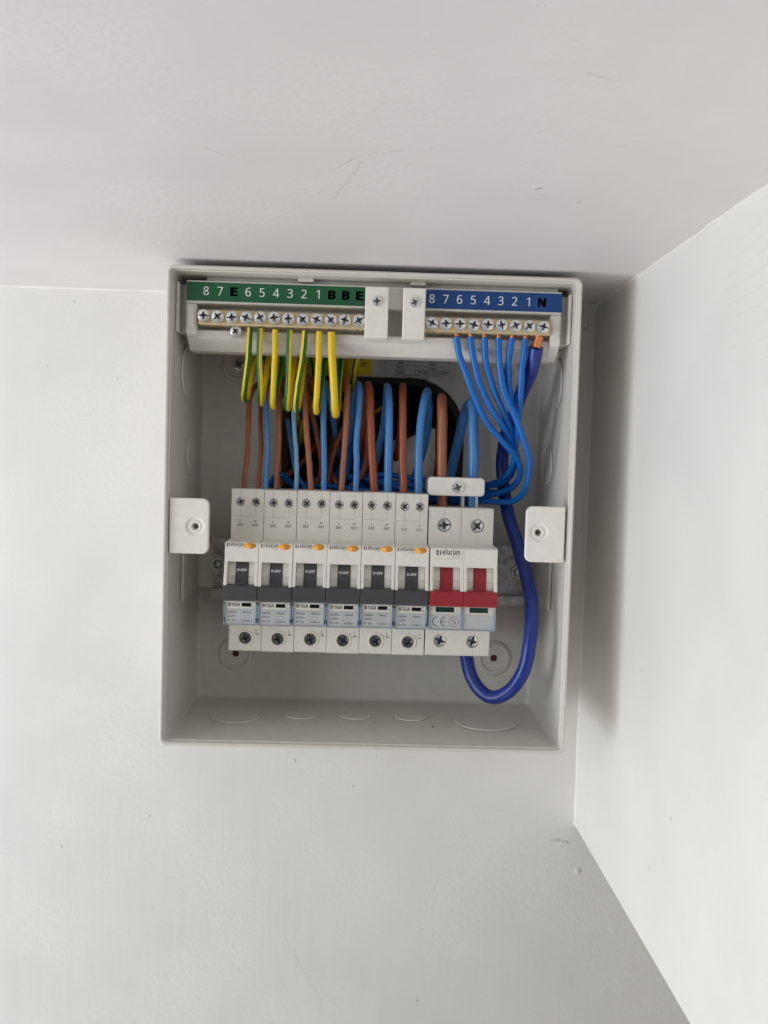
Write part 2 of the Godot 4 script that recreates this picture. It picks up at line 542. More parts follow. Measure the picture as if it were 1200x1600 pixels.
# a painted plaster surface: roller stipple, brush drag, nibs and marks, over `size` millimetres a tile
func plaster(called: String, seed_: int, size: float, org: Vector2, stipple: float, drag: float, along_v: bool, marks: Array, nibs: Array, base: Color) -> void:
	var px := 1024
	var k := px / size
	var f := FastNoiseLite.new()
	f.seed = seed_
	f.noise_type = FastNoiseLite.TYPE_SIMPLEX_SMOOTH
	f.frequency = 0.14
	f.fractal_octaves = 3
	var fine := f.get_seamless_image(px, px)
	f.frequency = 0.006
	f.seed = seed_ + 7
	f.fractal_octaves = 3
	var broad := f.get_seamless_image(px, px)
	f.frequency = 0.05
	f.seed = seed_ + 15
	var streak := f.get_seamless_image(px, px / 16) if not along_v else f.get_seamless_image(px, px / 16)
	streak.resize(px, px, Image.INTERPOLATE_CUBIC)
	if not along_v:
		streak.rotate_90(CLOCKWISE)
	fine.convert(Image.FORMAT_L8); broad.convert(Image.FORMAT_L8); streak.convert(Image.FORMAT_L8)
	var fd := fine.get_data()
	var bd := broad.get_data()
	var sd := streak.get_data()
	var h := PackedFloat32Array()
	h.resize(px * px)
	var tone := PackedByteArray()
	tone.resize(px * px)
	for i in px * px:
		var b := bd[i] / 255.0
		var amp := smoothstep(0.35, 0.65, b)
		h[i] = 0.42 * stipple * (0.35 + 0.65 * amp) * fd[i] / 255.0 + 0.42 * drag * (1.0 - 0.6 * amp) * sd[i] / 255.0
		tone[i] = int(246.0 + 9.0 * b)
	var mark := func(p: Vector2, r: float, dark: float, lift: float) -> void:
		var c := (p - org) * k
		c = Vector2(c.x, -c.y)
		var R := maxf(r * k, 0.8)
		for yy in range(int(c.y - R - 1), int(c.y + R + 2)):
			for xx in range(int(c.x - R - 1), int(c.x + R + 2)):
				var w := clampf(1.2 - Vector2(xx, yy).distance_to(c) / R, 0.0, 1.0)
				if w > 0.0:
					var i := posmod(yy, px) * px + posmod(xx, px)
					h[i] += lift * w
					tone[i] = clampi(int(tone[i] * (1.0 - dark * w)), 0, 255)
	rng.seed = seed_
	for m in marks:
		var pts: Array = m[0]
		for s in pts.size() - 1:
			var a: Vector2 = pts[s]
			var b: Vector2 = pts[s + 1]
			var steps := maxi(2, int(a.distance_to(b) * k / 0.8))
			for q in steps:
				var p := a.lerp(b, float(q) / steps) + Vector2(rng.randf_range(-0.3, 0.3), rng.randf_range(-0.3, 0.3))
				if rng.randf() < 0.75:
					mark.call(p, m[1], m[2] * rng.randf_range(0.3, 1.0) * 0.16, -m[3] * 0.22)
	for q in nibs:
		mark.call(q[0], q[1], q[2], q[3])
	for q in 45:
		mark.call(org + Vector2(rng.randf() * size, -rng.randf() * size), rng.randf_range(0.4, 0.9), 0.0, rng.randf_range(0.08, 0.3) * signf(rng.randf() - 0.25))
	var him := Image.create_from_data(px, px, false, Image.FORMAT_RF, h.to_byte_array())
	him.bump_map_to_normal_map(2.0)
	var m := mat(called, base, 0.55)
	m.normal_enabled = true
	m.normal_texture = ImageTexture.create_from_image(him)
	m.normal_scale = 0.5
	m.albedo_texture = ImageTexture.create_from_image(Image.create_from_data(px, px, false, Image.FORMAT_L8, tone))

func wall_uv(p: Vector2, org: Vector2, size: float) -> Vector2:
	return Vector2((p.x - org.x) / size, -(p.y - org.y) / size)

# ---------------------------------------------------------------- breaker family
const XZ := Transform3D(Basis(Vector3(0, 1, 0), Vector3(0, 0, 1), Vector3(1, 0, 0)), Vector3.ZERO)   # profile (y, z) swept along x
const POLE := 17.75
var lib := {}

func nose_rails(g: G, x: float, w: float) -> void:
	var prof := V2([[-26.6, 82.4], [-30, 83.3], [-34.5, 84.5], [-39.2, 85.5], [-39.9, 85.2], [-39.9, 76], [-26.6, 76]])
	g.prism(prof, x, x + 1.65, 0.2, XZ)
	g.prism(prof, x + w - 1.65, x + w, 0.2, XZ)

func drum(g: G, x: float, w: float) -> void:
	var prof := V2([[-27.5, 75.2], [-27.5, 78.4], [-31, 79.8], [-34.9, 80.6], [-35.0, 80.2], [-35.3, 80.2], [-35.4, 80.7], [-39.6, 80.6], [-39.6, 75.2]])
	g.prism(prof, x + 1.75, x + 5.55, 0.12, XZ)
	g.prism(prof, x + w - 5.35, x + w - 1.75, 0.12, XZ)

func toggle(g: G, x: float, w: float) -> void:
	g.prism(V2([[-27.6, 76], [-27.6, 78.8], [-31, 80.3], [-35.6, 81.2], [-38.2, 81.3], [-39.4, 81.6], [-39.4, 76]]), x + 5.65, x + w - 5.45, 0.12, XZ)
	g.prism(V2([[-39.3, 81.0], [-39.3, 84.6], [-39.7, 85.8], [-40.6, 86.5], [-46.4, 87.0], [-47.2, 86.6], [-47.5, 85.8], [-47.5, 83.4], [-45, 82.6], [-41, 81.0]]), x + 0.06, x + w - 0.06, 0.22, XZ)

func logo(g: G, x: float, y: float, s: float) -> void:
	for k in 4:
		rect(g, x, y + k * 0.48 * s, x + 0.85 * s, y + (k * 0.48 + 0.34) * s, 82.53)
	for q in [[1.25, 0.15], [1.25, 0.75], [1.25, 1.35]]:
		rect(g, x + q[0] * s, y + q[1] * s, x + (q[0] + 0.62) * s, y + (q[1] + 0.3) * s, 82.53)
		rect(g, x + (q[0] + 0.2) * s, y + (q[1] - 0.12) * s, x + (q[0] + 0.42) * s, y + (q[1] + 0.42) * s, 82.531)
	text(g, "elucian", 2.0 * s, x + 2.35 * s, y + 0.12 * s, 82.51, 0, true, 6.4 * s)
	text(g, "BY CLICK", 0.55 * s, x + 6.0 * s, y - 0.85 * s, 82.51, 0, false, 2.7 * s)

func breaker_library() -> void:
	var W := POLE - 0.2
	var b := 0.25
	var g := G.new()
	g.prism(V2([[10, 24], [10, 62.5], [9.4, 63], [-16.6, 63], [-17.2, 81.9], [-17.8, 82.5], [-27.0, 82.5], [-27.4, 82.1], [-27.4, 75], [-47.3, 75], [-47.3, 82.3], [-60.3, 82.3], [-60.5, 63], [-77.6, 63], [-78.2, 62.4], [-78.2, 24]]), 0, W, b, XZ, [2, 12])
	g.holed(Vector2(b, -4.8), Vector2(W / 2, 9.4), Vector2(4.97, 3.0), 2.4, 63, 5.0)
	g.holed(Vector2(W / 2, -4.8), Vector2(W - b, 9.4), Vector2(13.2, 3.0), 2.4, 63, 6.5)
	g.quad(Vector3(b, -16.6, 63), Vector3(W - b, -16.6, 63), Vector3(W - b, -4.8, 63), Vector3(b, -4.8, 63), Vector3(0, 0, 1))
	g.holed(Vector2(b, -77.6), Vector2(W - b, -60.5), Vector2(8.9, -71.0), 3.3, 63, 4.2)
	nose_rails(g, 0, W)
	lib.body = g.mesh()
	g = G.new()
	g.lathe([Vector2(4.5, 0), Vector2(4.3, 0.5), Vector2(3.7, 0.55), Vector2(3.3, 0.1), Vector2(3.3, -1)], 32, Transform3D(Basis(), Vector3(8.9, -71.0, 63)))
	lib.collar = g.mesh()
	g = G.new()
	drum(g, 0, W)
	lib.drum = g.mesh()
	g = G.new()
	toggle(g, 0, W)
	lib.toggle = g.mesh()
	g = G.new()
	text(g, "O-OFF", 1.3, 0.0, -0.2, 0.04, 1, true, 5.0, Transform3D(Basis(Vector3(1, 0, 0), -0.19), Vector3(W / 2 + 0.05, -32.3, 80.55)))
	lib.off = g.mesh()
	g = G.new()
	var prof := []
	for k in 9:
		var a := PI / 2 * k / 8.0
		prof.append(Vector2(cos(a), sin(a)))
	g.lathe([Vector2(1.08, -0.3), Vector2(1.08, 0.05), Vector2(1, 0.1)] + prof.slice(1), 36, Transform3D(Basis(Vector3(2.95, 0, 0), Vector3(0, 1.5, 0), Vector3(0, 0, 1.35)), Vector3(12.95, -18.85, 82.5)))
	lib.button = g.mesh()
	g = G.new()
	text(g, "T", 1.0, 12.95, -19.3, 83.83, 1)
	lib.button_ink = g.mesh()
	# print: thin scored lines, terminal letters, maker's mark, ratings
	g = G.new()
	for x in [4.97, 13.2]:
		rect(g, x - 0.06, 5.5, x + 0.06, 9.4, 63)
		rect(g, x - 0.06, -4.8, x + 0.06, 0.5, 63)
	rect(g, b, -4.87, 13.2, -4.75, 63)
	lib.lines = g.mesh()
	g = G.new()
	rect(g, 8.85, -66.4, 8.95, -60.8, 63)
	rect(g, 8.85, -77.6, 8.95, -75.6, 63)
	lib.lower_lines = g.mesh()
	g = G.new()
	for q in [[4.97, "L"], [13.2, "N"]]:
		text(g, q[1], 1.2, q[0], -7.9, 63.0, 1, true)
		text(g, "OUT", 1.35, q[0], -10.1, 63.0, 1, true, 3.2)
	text(g, "L", 1.15, 14.6, -67.3, 63.0, 0, true)
	text(g, "IN", 1.15, 14.4, -69.2, 63.0, 0, true)
	lib.out_ink = g.mesh()
	g = G.new()
	logo(g, 0.95, -19.5, 1.0)
	lib.logo = g.mesh()
	g = G.new()
	g.box(Vector3(9.3, -50.75, 82.0), Vector3(14.2, -48.85, 82.38))
	lib.flag = g.mesh()
	g = G.new()
	g.box(Vector3(0.7, -59.7, 82.2), Vector3(16.9, -52.2, 82.42))
	lib.card = g.mesh()
	g = G.new()
	text(g, "6000A", 1.1, 2.2, -54.3, 82.42, 0, true, 4.6)
	text(g, "230V~", 1.15, 2.2, -56.4, 82.42, 0, true, 4.9)
	text(g, "BS EN", 1.1, 2.2, -58.6, 82.42, 0, true, 4.2)
	text(g, "30mA", 1.1, 9.9, -54.2, 82.42, 0, true, 4.4)
	text(g, "61009-1", 0.95, 9.6, -58.6, 82.42, 0, true, 5.1)
	rect(g, 10.4, -56.95, 13.6, -56.87, 82.43); rect(g, 10.4, -55.4, 13.6, -55.32, 82.43)
	rect(g, 10.4, -56.87, 10.48, -55.4, 82.43); rect(g, 13.52, -56.87, 13.6, -55.4, 82.43)
	rect(g, 8.8, -59.4, 8.88, -52.6, 82.43)
	rect(g, 0.9, -52.34, 16.7, -52.26, 82.43)
	text(g, "CUTRCBO16E", 0.8, 8.9, -47.95, 82.30, 1, false, 9.8)
	for y in [-48.6, -50.9]:
		rect(g, 14.9, y - 0.04, 16.0, y + 0.04, 82.33)
		rect(g, 15.1, y - 0.2, 15.5, y + 0.2, 82.332)
	rect(g, 14.9, -50.7, 14.98, -49.8, 82.33)
	lib.card_ink = g.mesh()
	g = G.new()
	g.box(Vector3(0.3, -60.1, 82.75), Vector3(17.25, -51.7, 83.15), 0.1)
	lib.pane = g.mesh()
	g = G.new()
	g.box(Vector3(0.02, -60.35, 82.3), Vector3(0.85, -48.4, 83.3), 0.15)
	g.box(Vector3(16.55, -60.35, 82.3), Vector3(17.53, -48.4, 83.3), 0.15)
	g.box(Vector3(0.86, -60.4, 82.3), Vector3(16.54, -59.95, 83.25), 0.1)
	lib.clips = g.mesh()
	g = G.new()
	for x in [0.2, 16.75]:
		g.box(Vector3(x, -58.6, 83.2), Vector3(x + 0.62, -56.6, 83.4), 0.05)
		g.box(Vector3(x, -49.3, 83.2), Vector3(x + 0.62, -48.5, 83.4), 0.05)
	lib.clip_holes = g.mesh()

func rcbo(x: float, rating: String, label: String, i: int) -> void:
	var t := thing("circuit_breaker", label, "circuit breaker", "circuit breakers in a row on the rail", Vector3(x, [0.05, -0.12, 0.1, -0.05, 0.14, -0.1][i], [0.0, 0.12, -0.1, 0.15, 0.05, -0.08][i]))
	put("body", lib.body, M.breaker_body, t)
	put("terminal_collar", lib.collar, M.breaker_body, t)
	put("drum_cover", lib.drum, M.breaker_drum, t)
	var lever := put("toggle", lib.toggle, M.toggle_grey, t)
	put("off_mark", lib.off, M.white_ink, lever)
	var btn := put("test_button", lib.button, M.amber, t)
	put("button_letter", lib.button_ink, M.amber_ink, btn)
	put("line_print", lib.lines, M.line_ink, t)
	put("line_print", lib.lower_lines, M.line_ink, t)
	put("terminal_letters", lib.out_ink, M.faint_ink if i == 5 else M.grey_ink, t)
	put("maker_mark", lib.logo, M.grey_ink, t)
	put("status_window", lib.flag, M.flag_dark, t)
	var card := put("rating_card", lib.card, M.card, t)
	put("card_print", lib.card_ink, M.grey_ink, card)
	var g := G.new()
	text(g, rating, 1.75, 2.4, -50.7, 82.30, 0, true, 6.1)
	put("rating_mark", g.mesh(), M.ink, t)
	var cover := put("card_cover", lib.pane, M.clear_pane, t)
	put("cover_clips", lib.clips, M.clip_blue, cover)
	put("clip_holes", lib.clip_holes, M.clip_dark, cover)
	rng.seed = 40 + i
	put("terminal_screw", screw_mesh(2.3, 0.25, 1.0, true, 1.35), null, t, Vector3(4.97, 3.0, 61.7), rng.randf() * TAU)
	put("terminal_screw", screw_mesh(2.3, 0.25, 1.0, true, 1.4), null, t, Vector3(13.2, 3.0, 60.7), rng.randf() * TAU)
	put("terminal_screw", screw_mesh(3.15, 0.5, 1.5, true, 1.2, "dull_zinc"), null, t, Vector3(8.9, -71.0, 61.9), rng.randf() * TAU)

func arc(g: G, c: Vector2, r0: float, r1: float, a0: float, a1: float, z: float, seg := 24) -> void:
	for k in seg:
		var p := lerpf(a0, a1, float(k) / seg)
		var q := lerpf(a0, a1, float(k + 1) / seg)
		g.quad(Vector3(c.x + cos(p) * r0, c.y + sin(p) * r0, z), Vector3(c.x + cos(q) * r0, c.y + sin(q) * r0, z), Vector3(c.x + cos(q) * r1, c.y + sin(q) * r1, z), Vector3(c.x + cos(p) * r1, c.y + sin(p) * r1, z), Vector3(0, 0, 1))

func main_switch(x: float) -> void:
	var t := thing("main_switch", "wide two-pole main switch with red levers at the end of the breaker row", "switch", "", Vector3(x, 0, 0))
	var W := 35.2
	var H := W / 2
	var b := 0.25
	var g := G.new()
	g.prism(V2([[3.0, 24], [3.0, 62.4], [2.4, 63], [-16.6, 63], [-17.2, 81.9], [-17.8, 82.5], [-27.0, 82.5], [-27.4, 82.1], [-27.4, 75], [-47.3, 75], [-47.3, 82.3], [-60.3, 82.3], [-60.5, 63], [-77.4, 63], [-78.0, 62.4], [-78.0, 24]]), 0, W, b, XZ, [2, 12])
	g.holed(Vector2(b, -15), Vector2(H - 0.12, 2.4), Vector2(8.5, -6.6), 3.75, 63, 6.0)
	g.holed(Vector2(H + 0.12, -15), Vector2(W - b, 2.4), Vector2(26.5, -6.6), 3.75, 63, 6.0)
	g.quad(Vector3(b, -16.6, 63), Vector3(W - b, -16.6, 63), Vector3(W - b, -15, 63), Vector3(b, -15, 63), Vector3(0, 0, 1))
	# seam between the two poles
	for q in [[-15.0, 2.4]]:
		g.quad(Vector3(H - 0.12, q[0], 62.6), Vector3(H + 0.12, q[0], 62.6), Vector3(H + 0.12, q[1], 62.6), Vector3(H - 0.12, q[1], 62.6), Vector3(0, 0, 1))
	g.holed(Vector2(b, -77.4), Vector2(H, -60.5), Vector2(8.1, -69.9), 3.6, 63, 4.5)
	g.holed(Vector2(H, -77.4), Vector2(W - b, -60.5), Vector2(26.0, -70.0), 3.6, 63, 4.5)
	nose_rails(g, 0, H - 0.03)
	nose_rails(g, H + 0.03, H - 0.03)
	put("body", g.mesh(), M.breaker_body, t)
	g = G.new()
	drum(g, 0, H)
	drum(g, H, H)
	put("drum_cover", g.mesh(), M.breaker_drum, t)
	for k in 2:
		g = G.new()
		toggle(g, k * H, H)
		put("toggle", g.mesh(), M.toggle_red, t)
	g = G.new()
	rect(g, 8.45, -1.5, 8.57, 2.4, 63); rect(g, 26.45, -1.5, 26.57, 2.4, 63)
	rect(g, 8.45, -15.9, 8.57, -11.5, 63); rect(g, 26.45, -15.9, 26.57, -11.5, 63)
	rect(g, 0.5, -3.2, 0.62, 1.0, 63)
	rect(g, H - 0.06, -26.9, H + 0.06, -18, 82.5)
	rect(g, 26.0, -77.4, 26.1, -74.0, 63)
	put("line_print", g.mesh(), M.line_ink, t)
	g = G.new()
	logo(g, 3.0, -21.0, 1.42)
	rect(g, 2.2, -22.9, 16.9, -22.84, 82.51); rect(g, 16.84, -22.84, 16.9, -18.0, 82.51)
	put("maker_mark", g.mesh(), M.grey_ink, t)
	for q in [3.6, 21.4]:
		g = G.new()
		g.box(Vector3(q, -51.0, 82.0), Vector3(q + 9.7, -48.3, 82.38))
		put("status_window", g.mesh(), M.flag_green, t)
		var y0 := 0.0
	for k in 2:
		var x0 := 0.6 + k * (H - 0.2)
		g = G.new()
		g.box(Vector3(x0, -59.8, 82.2), Vector3(x0 + 16.3, -52.2, 82.42))
		var card := put("label_card", g.mesh(), M.card, t)
		if k == 0:
			g = G.new()
			var z := 82.44
			arc(g, Vector2(4.6, -55.9), 2.1, 2.6, PI * 0.5, PI * 1.5, z)
			arc(g, Vector2(8.8, -55.9), 2.1, 2.6, PI * 0.5, PI * 1.5, z)
			rect(g, 6.7, -56.15, 8.6, -55.65, z)
			arc(g, Vector2(13.3, -55.9), 2.35, 2.62, 0, TAU, z, 40)
			text(g, "S", 2.6, 13.3, -57.25, 82.42, 1, false, 2.3)
			put("certification_marks", g.mesh(), M.grey_ink, card)
		g = G.new()
		g.box(Vector3(x0 - 0.2, -60.1, 82.75), Vector3(x0 + 16.5, -51.7, 83.15), 0.1)
		var cover := put("card_cover", g.mesh(), M.clear_pane, t)
		g = G.new()
		g.box(Vector3(x0 - 0.5, -60.35, 82.3), Vector3(x0 + 0.2, -48.4, 83.3), 0.15)
		g.box(Vector3(x0 + 16.1, -60.35, 82.3), Vector3(x0 + 16.85, -48.4, 83.3), 0.15)
		g.box(Vector3(x0 + 0.21, -60.4, 82.3), Vector3(x0 + 16.09, -59.95, 83.25), 0.1)
		put("cover_clips", g.mesh(), M.clip_blue, cover)
	g = G.new()
	text(g, "EN60947-3", 0.7, 11.5, -47.95, 82.30, 1, false, 6.0)
	text(g, "AC 22A 100A", 0.7, 24.5, -47.95, 82.30, 1, false, 6.0)
	for k in 4:
		text(g, "I0I0"[k], 0.55, 14.8, -49.0 - k * 0.75, 82.30, 1)
	put("fine_print", g.mesh(), M.grey_ink, t)
	rng.seed = 91
	for q in [[8.5, -6.6], [26.5, -6.6], [8.1, -69.9], [26.0, -70.0]]:
		put("terminal_screw", screw_mesh(3.55, 0.4, 1.4, true, 1.25), null, t, Vector3(q[0], q[1], 61.3), rng.randf() * TAU)

# ---------------------------------------------------------------- the board's enclosure
func enclosure() -> void:
	var t := thing("enclosure", "open light grey plastic box of the distribution board, fixed to the wall", "electrical box")
	var x0 := -105.3
	var x1 := 105.1
	var y0 := -122.8
	var y1 := 122.7
	var g := G.new()
	var loops := []
	for q in [[0.0, 0.1], [0.0, 88.9], [0.25, 89.9], [0.8, 90.45], [1.35, 90.5], [1.9, 90.2], [2.15, 89.5], [2.2, 87.4], [2.55, 87.0], [2.65, 86.4], [2.9, 5.0], [3.5, 3.0], [4.5, 2.2], [6.0, 2.0]]:
		var r := maxf(4.0 - q[0] * 0.9, 0.8)
		if q[0] > 3.2:
			r = 2.0
		loops.append(loop3(rrect(x0 + q[0], y0 + q[0], x1 - q[0], y1 - q[0], [r, r, r, r], 6), q[1]))
	g.skin(loops, 1.0)
	# back plate with the cable entry cut out
	var ent := entry_loop(0.0)
	var out := PackedVector2Array()
	var lo := Vector2(x0 + 6, y0 + 6)
	var hi := Vector2(x1 - 6, y1 - 6)
	# the plate is laid as four strips and a collar round the opening
	var c0 := Vector2(-58, -18)
	var c1 := Vector2(60, 82)
	g.quad(Vector3(lo.x, lo.y, 2), Vector3(hi.x, lo.y, 2), Vector3(hi.x, c0.y, 2), Vector3(lo.x, c0.y, 2), Vector3(0, 0, 1))
	g.quad(Vector3(lo.x, c1.y, 2), Vector3(hi.x, c1.y, 2), Vector3(hi.x, hi.y, 2), Vector3(lo.x, hi.y, 2), Vector3(0, 0, 1))
	g.quad(Vector3(lo.x, c0.y, 2), Vector3(c0.x, c0.y, 2), Vector3(c0.x, c1.y, 2), Vector3(lo.x, c1.y, 2), Vector3(0, 0, 1))
	g.quad(Vector3(c1.x, c0.y, 2), Vector3(hi.x, c0.y, 2), Vector3(hi.x, c1.y, 2), Vector3(c1.x, c1.y, 2), Vector3(0, 0, 1))
	for q in ent:
		out.append(ray_rect(Vector2(1.2, 32), q, c0, c1))
	g.ring(ent, out, 2.0)
	fill_corners(g, ent, out, c0, c1, 2.0)
	g.skin([loop3(ent, 2.0), loop3(ent, 0.1)], 1.0)
	put("shell", g.mesh(), M.grey_shell, t)
	# ledge under the top edge
	g = G.new()
	g.box(Vector3(-88, 116.8, 70), Vector3(96, 120.1, 74), 0.5)
	g.box(Vector3(-40, 118.2, 74.5), Vector3(-32, 120.1, 80), 0.4)
	g.box(Vector3(18, 118.2, 74.5), Vector3(26, 120.1, 80), 0.4)
	put("top_ledge", g.mesh(), M.grey_shell, t)
	for q in [-84.0, -20.0, 8.0, 62.0]:
		g = G.new()
		g.box(Vector3(q, 115.5, 40), Vector3(q + 12, 120.1, 69.5), 0.4)
		put("carrier_hook", g.mesh(), M.grey_shell, t)
	# guides at the sides in which the terminal carrier sits
	for s in [-1.0, 1.0]:
		g = G.new()
		var xa := -102.4 if s < 0 else 102.1
		var xb := -97.8 if s < 0 else 97.2
		g.box(Vector3(minf(xa, xb), 90.5, 40), Vector3(maxf(xa, xb), 116.2, 72), 0.5)
		g.box(Vector3(minf(xa, xa - s * 1.6), 90.5, 72.1), Vector3(maxf(xa, xa - s * 1.6), 116.2, 80), 0.4)
		put("carrier_guide", g.mesh(), M.grey_shell, t)
		g = G.new()
		var pa := -102.3 if s < 0 else 89.0
		g.box(Vector3(pa, -51, 2.0), Vector3(pa + 13.3, -24, 12.4), 0.5)
		g.box(Vector3(-102.3 if s < 0 else 100.6, -53, 13), Vector3(-100.8 if s < 0 else 102.1, -24, 56), 0.4)
		put("rail_seat", g.mesh(), M.grey_shell, t)
		# cover lugs
		g = G.new()
		var poly := rrect(-102.2, -23.3, -82.0, 5.2, [0.3, 3.4, 3.4, 0.3]) if s < 0 else rrect(81.0, -22.9, 101.2, 6.0, [3.4, 0.3, 0.3, 3.4])
		var c := Vector2(-89.0, -9.3) if s < 0 else Vector2(87.6, -7.6)
		var fin := G.inset(poly, 0.7)
		var inn := PackedVector2Array()
		var full := PackedVector2Array()
		var angles := []
		for k in 40:
			angles.append(TAU * k / 40.0)
		for q in fin:
			angles.append(fposmod((q - c).angle(), TAU))
		angles.sort()
		for a in angles:
			var d := Vector2(cos(a), sin(a))
			inn.append(c + d * 5.0)
			full.append(ray_poly(c, d, fin))
		g.ring(inn, full, 88.0)
		var edge := [loop3(fin, 88.0)]
		for k in range(1, 5):
			var a := PI / 2 * k / 4.0
			edge.append(loop3(G.inset(poly, 0.7 * (1.0 - sin(a))), 88.0 - 0.7 * (1.0 - cos(a))))
		edge.append(loop3(poly, 85.4))
		edge.append(loop3(G.inset(poly, 0.4), 85.0))
		g.skin(edge, -1.0)
		var xw := -102.3 if s < 0 else 98.1
		g.box(Vector3(xw, -22.0, 50), Vector3(xw + 4.0, 4.0, 85.2), 0.4)
		var at := Transform3D(Basis(), Vector3(c.x, c.y, 88))
		g.lathe([Vector2(5.0, 0.0), Vector2(4.9, -0.35), Vector2(4.4, -0.7), Vector2(3.3, -1.0), Vector2(2.7, -0.5), Vector2(2.1, -0.6), Vector2(1.6, -1.6), Vector2(1.5, -10)], 36, at, -1.0)
		g.lathe([Vector2(3.2, -10), Vector2(3.2, -3)], 24, at)
		put("cover_lug", g.mesh(), M.white_lug, t)
	# screw bosses on the back
	for q in [[-80.4, 82.8], [79.6, 82.6], [-78.9, -92.6], [79.6, -91.6]]:
		g = G.new()
		g.lathe([Vector2(11.0, 0), Vector2(10.2, 0.9), Vector2(9.0, 1.5), Vector2(8.2, 1.4), Vector2(7.3, 0.5), Vector2(2.3, 0.4), Vector2(2.1, 0.02)], 40, Transform3D(Basis(), Vector3(q[0], q[1], 2.0)))
		put("screw_boss", g.mesh(), M.grey_shell, t)
	# knock-outs: thin raised discs on the bottom and the sides
	var dn := Basis(Vector3(1, 0, 0), Vector3(0, 0, -1), Vector3(0, 1, 0))
	for q in [[-72.5, 43.5, 14.5], [-35.5, 37.5, 9.5], [-4.6, 36.0, 9.4], [27.4, 36.0, 9.6], [69.9, 43.5, 18.0]]:
		g = G.new()
		knock(g, q[2], Transform3D(dn, Vector3(q[0], -119.75, q[1])))
		put("knockout", g.mesh(), M.grey_shell, t)
	for q in [[73.0, 50.0, 14.0], [27.5, 35.0, 11.0]]:
		g = G.new()
		knock(g, q[2], Transform3D(Basis(Vector3(0, 0, -1), Vector3(0, 1, 0), Vector3(1, 0, 0)), Vector3(-102.25, q[0], q[1])))
		put("knockout", g.mesh(), M.grey_shell, t)
		g = G.new()
		knock(g, q[2], Transform3D(Basis(Vector3(0, 0, 1), Vector3(0, 1, 0), Vector3(-1, 0, 0)), Vector3(102.05, q[0], q[1])))
		put("knockout", g.mesh(), M.grey_shell, t)

func knock(g: G, r: float, xf: Transform3D) -> void:
	g.lathe([Vector2(r, -0.02), Vector2(r - 0.12, 0.35), Vector2(r - 0.5, 0.62), Vector2(r - 1.1, 0.66), Vector2(0.01, 0.66)], 56, xf)

func ray_poly(c: Vector2, d: Vector2, poly: PackedVector2Array) -> Vector2:
	var best := c
	for i in poly.size():
		var hit = Geometry2D.segment_intersects_segment(c, c + d * 500.0, poly[i], poly[(i + 1) % poly.size()])
		if hit != null and (hit - c).length() > (best - c).length():
			best = hit
	return best

func ray_rect(c: Vector2, q: Vector2, lo: Vector2, hi: Vector2) -> Vector2:
	var d := (q - c).normalized()
	var t := 1e9
	if absf(d.x) > 1e-6:
		t = minf(t, ((hi.x if d.x > 0 else lo.x) - c.x) / d.x)
	if absf(d.y) > 1e-6:
		t = minf(t, ((hi.y if d.y > 0 else lo.y) - c.y) / d.y)
	return c + d * t

func fill_corners(g: G, inner: PackedVector2Array, outer: PackedVector2Array, lo: Vector2, hi: Vector2, z: float) -> void:
	var n := outer.size()
	for i in n:
		var a := outer[i]
		var b := outer[(i + 1) % n]
		if absf(a.x - b.x) > 0.001 and absf(a.y - b.y) > 0.001:
			var c := Vector2(hi.x if maxf(a.x, b.x) > hi.x - 0.01 else lo.x, hi.y if maxf(a.y, b.y) > hi.y - 0.01 else lo.y)
			g.flat(Vector3(a.x, a.y, z), Vector3(b.x, b.y, z), Vector3(c.x, c.y, z), Vector3(0, 0, 1))

func entry_loop(grow: float) -> PackedVector2Array:
	return rrect(-52.4 - grow, -12 - grow, 55 + grow, 76.6 + grow, [26, 30, 31, 22], 10)

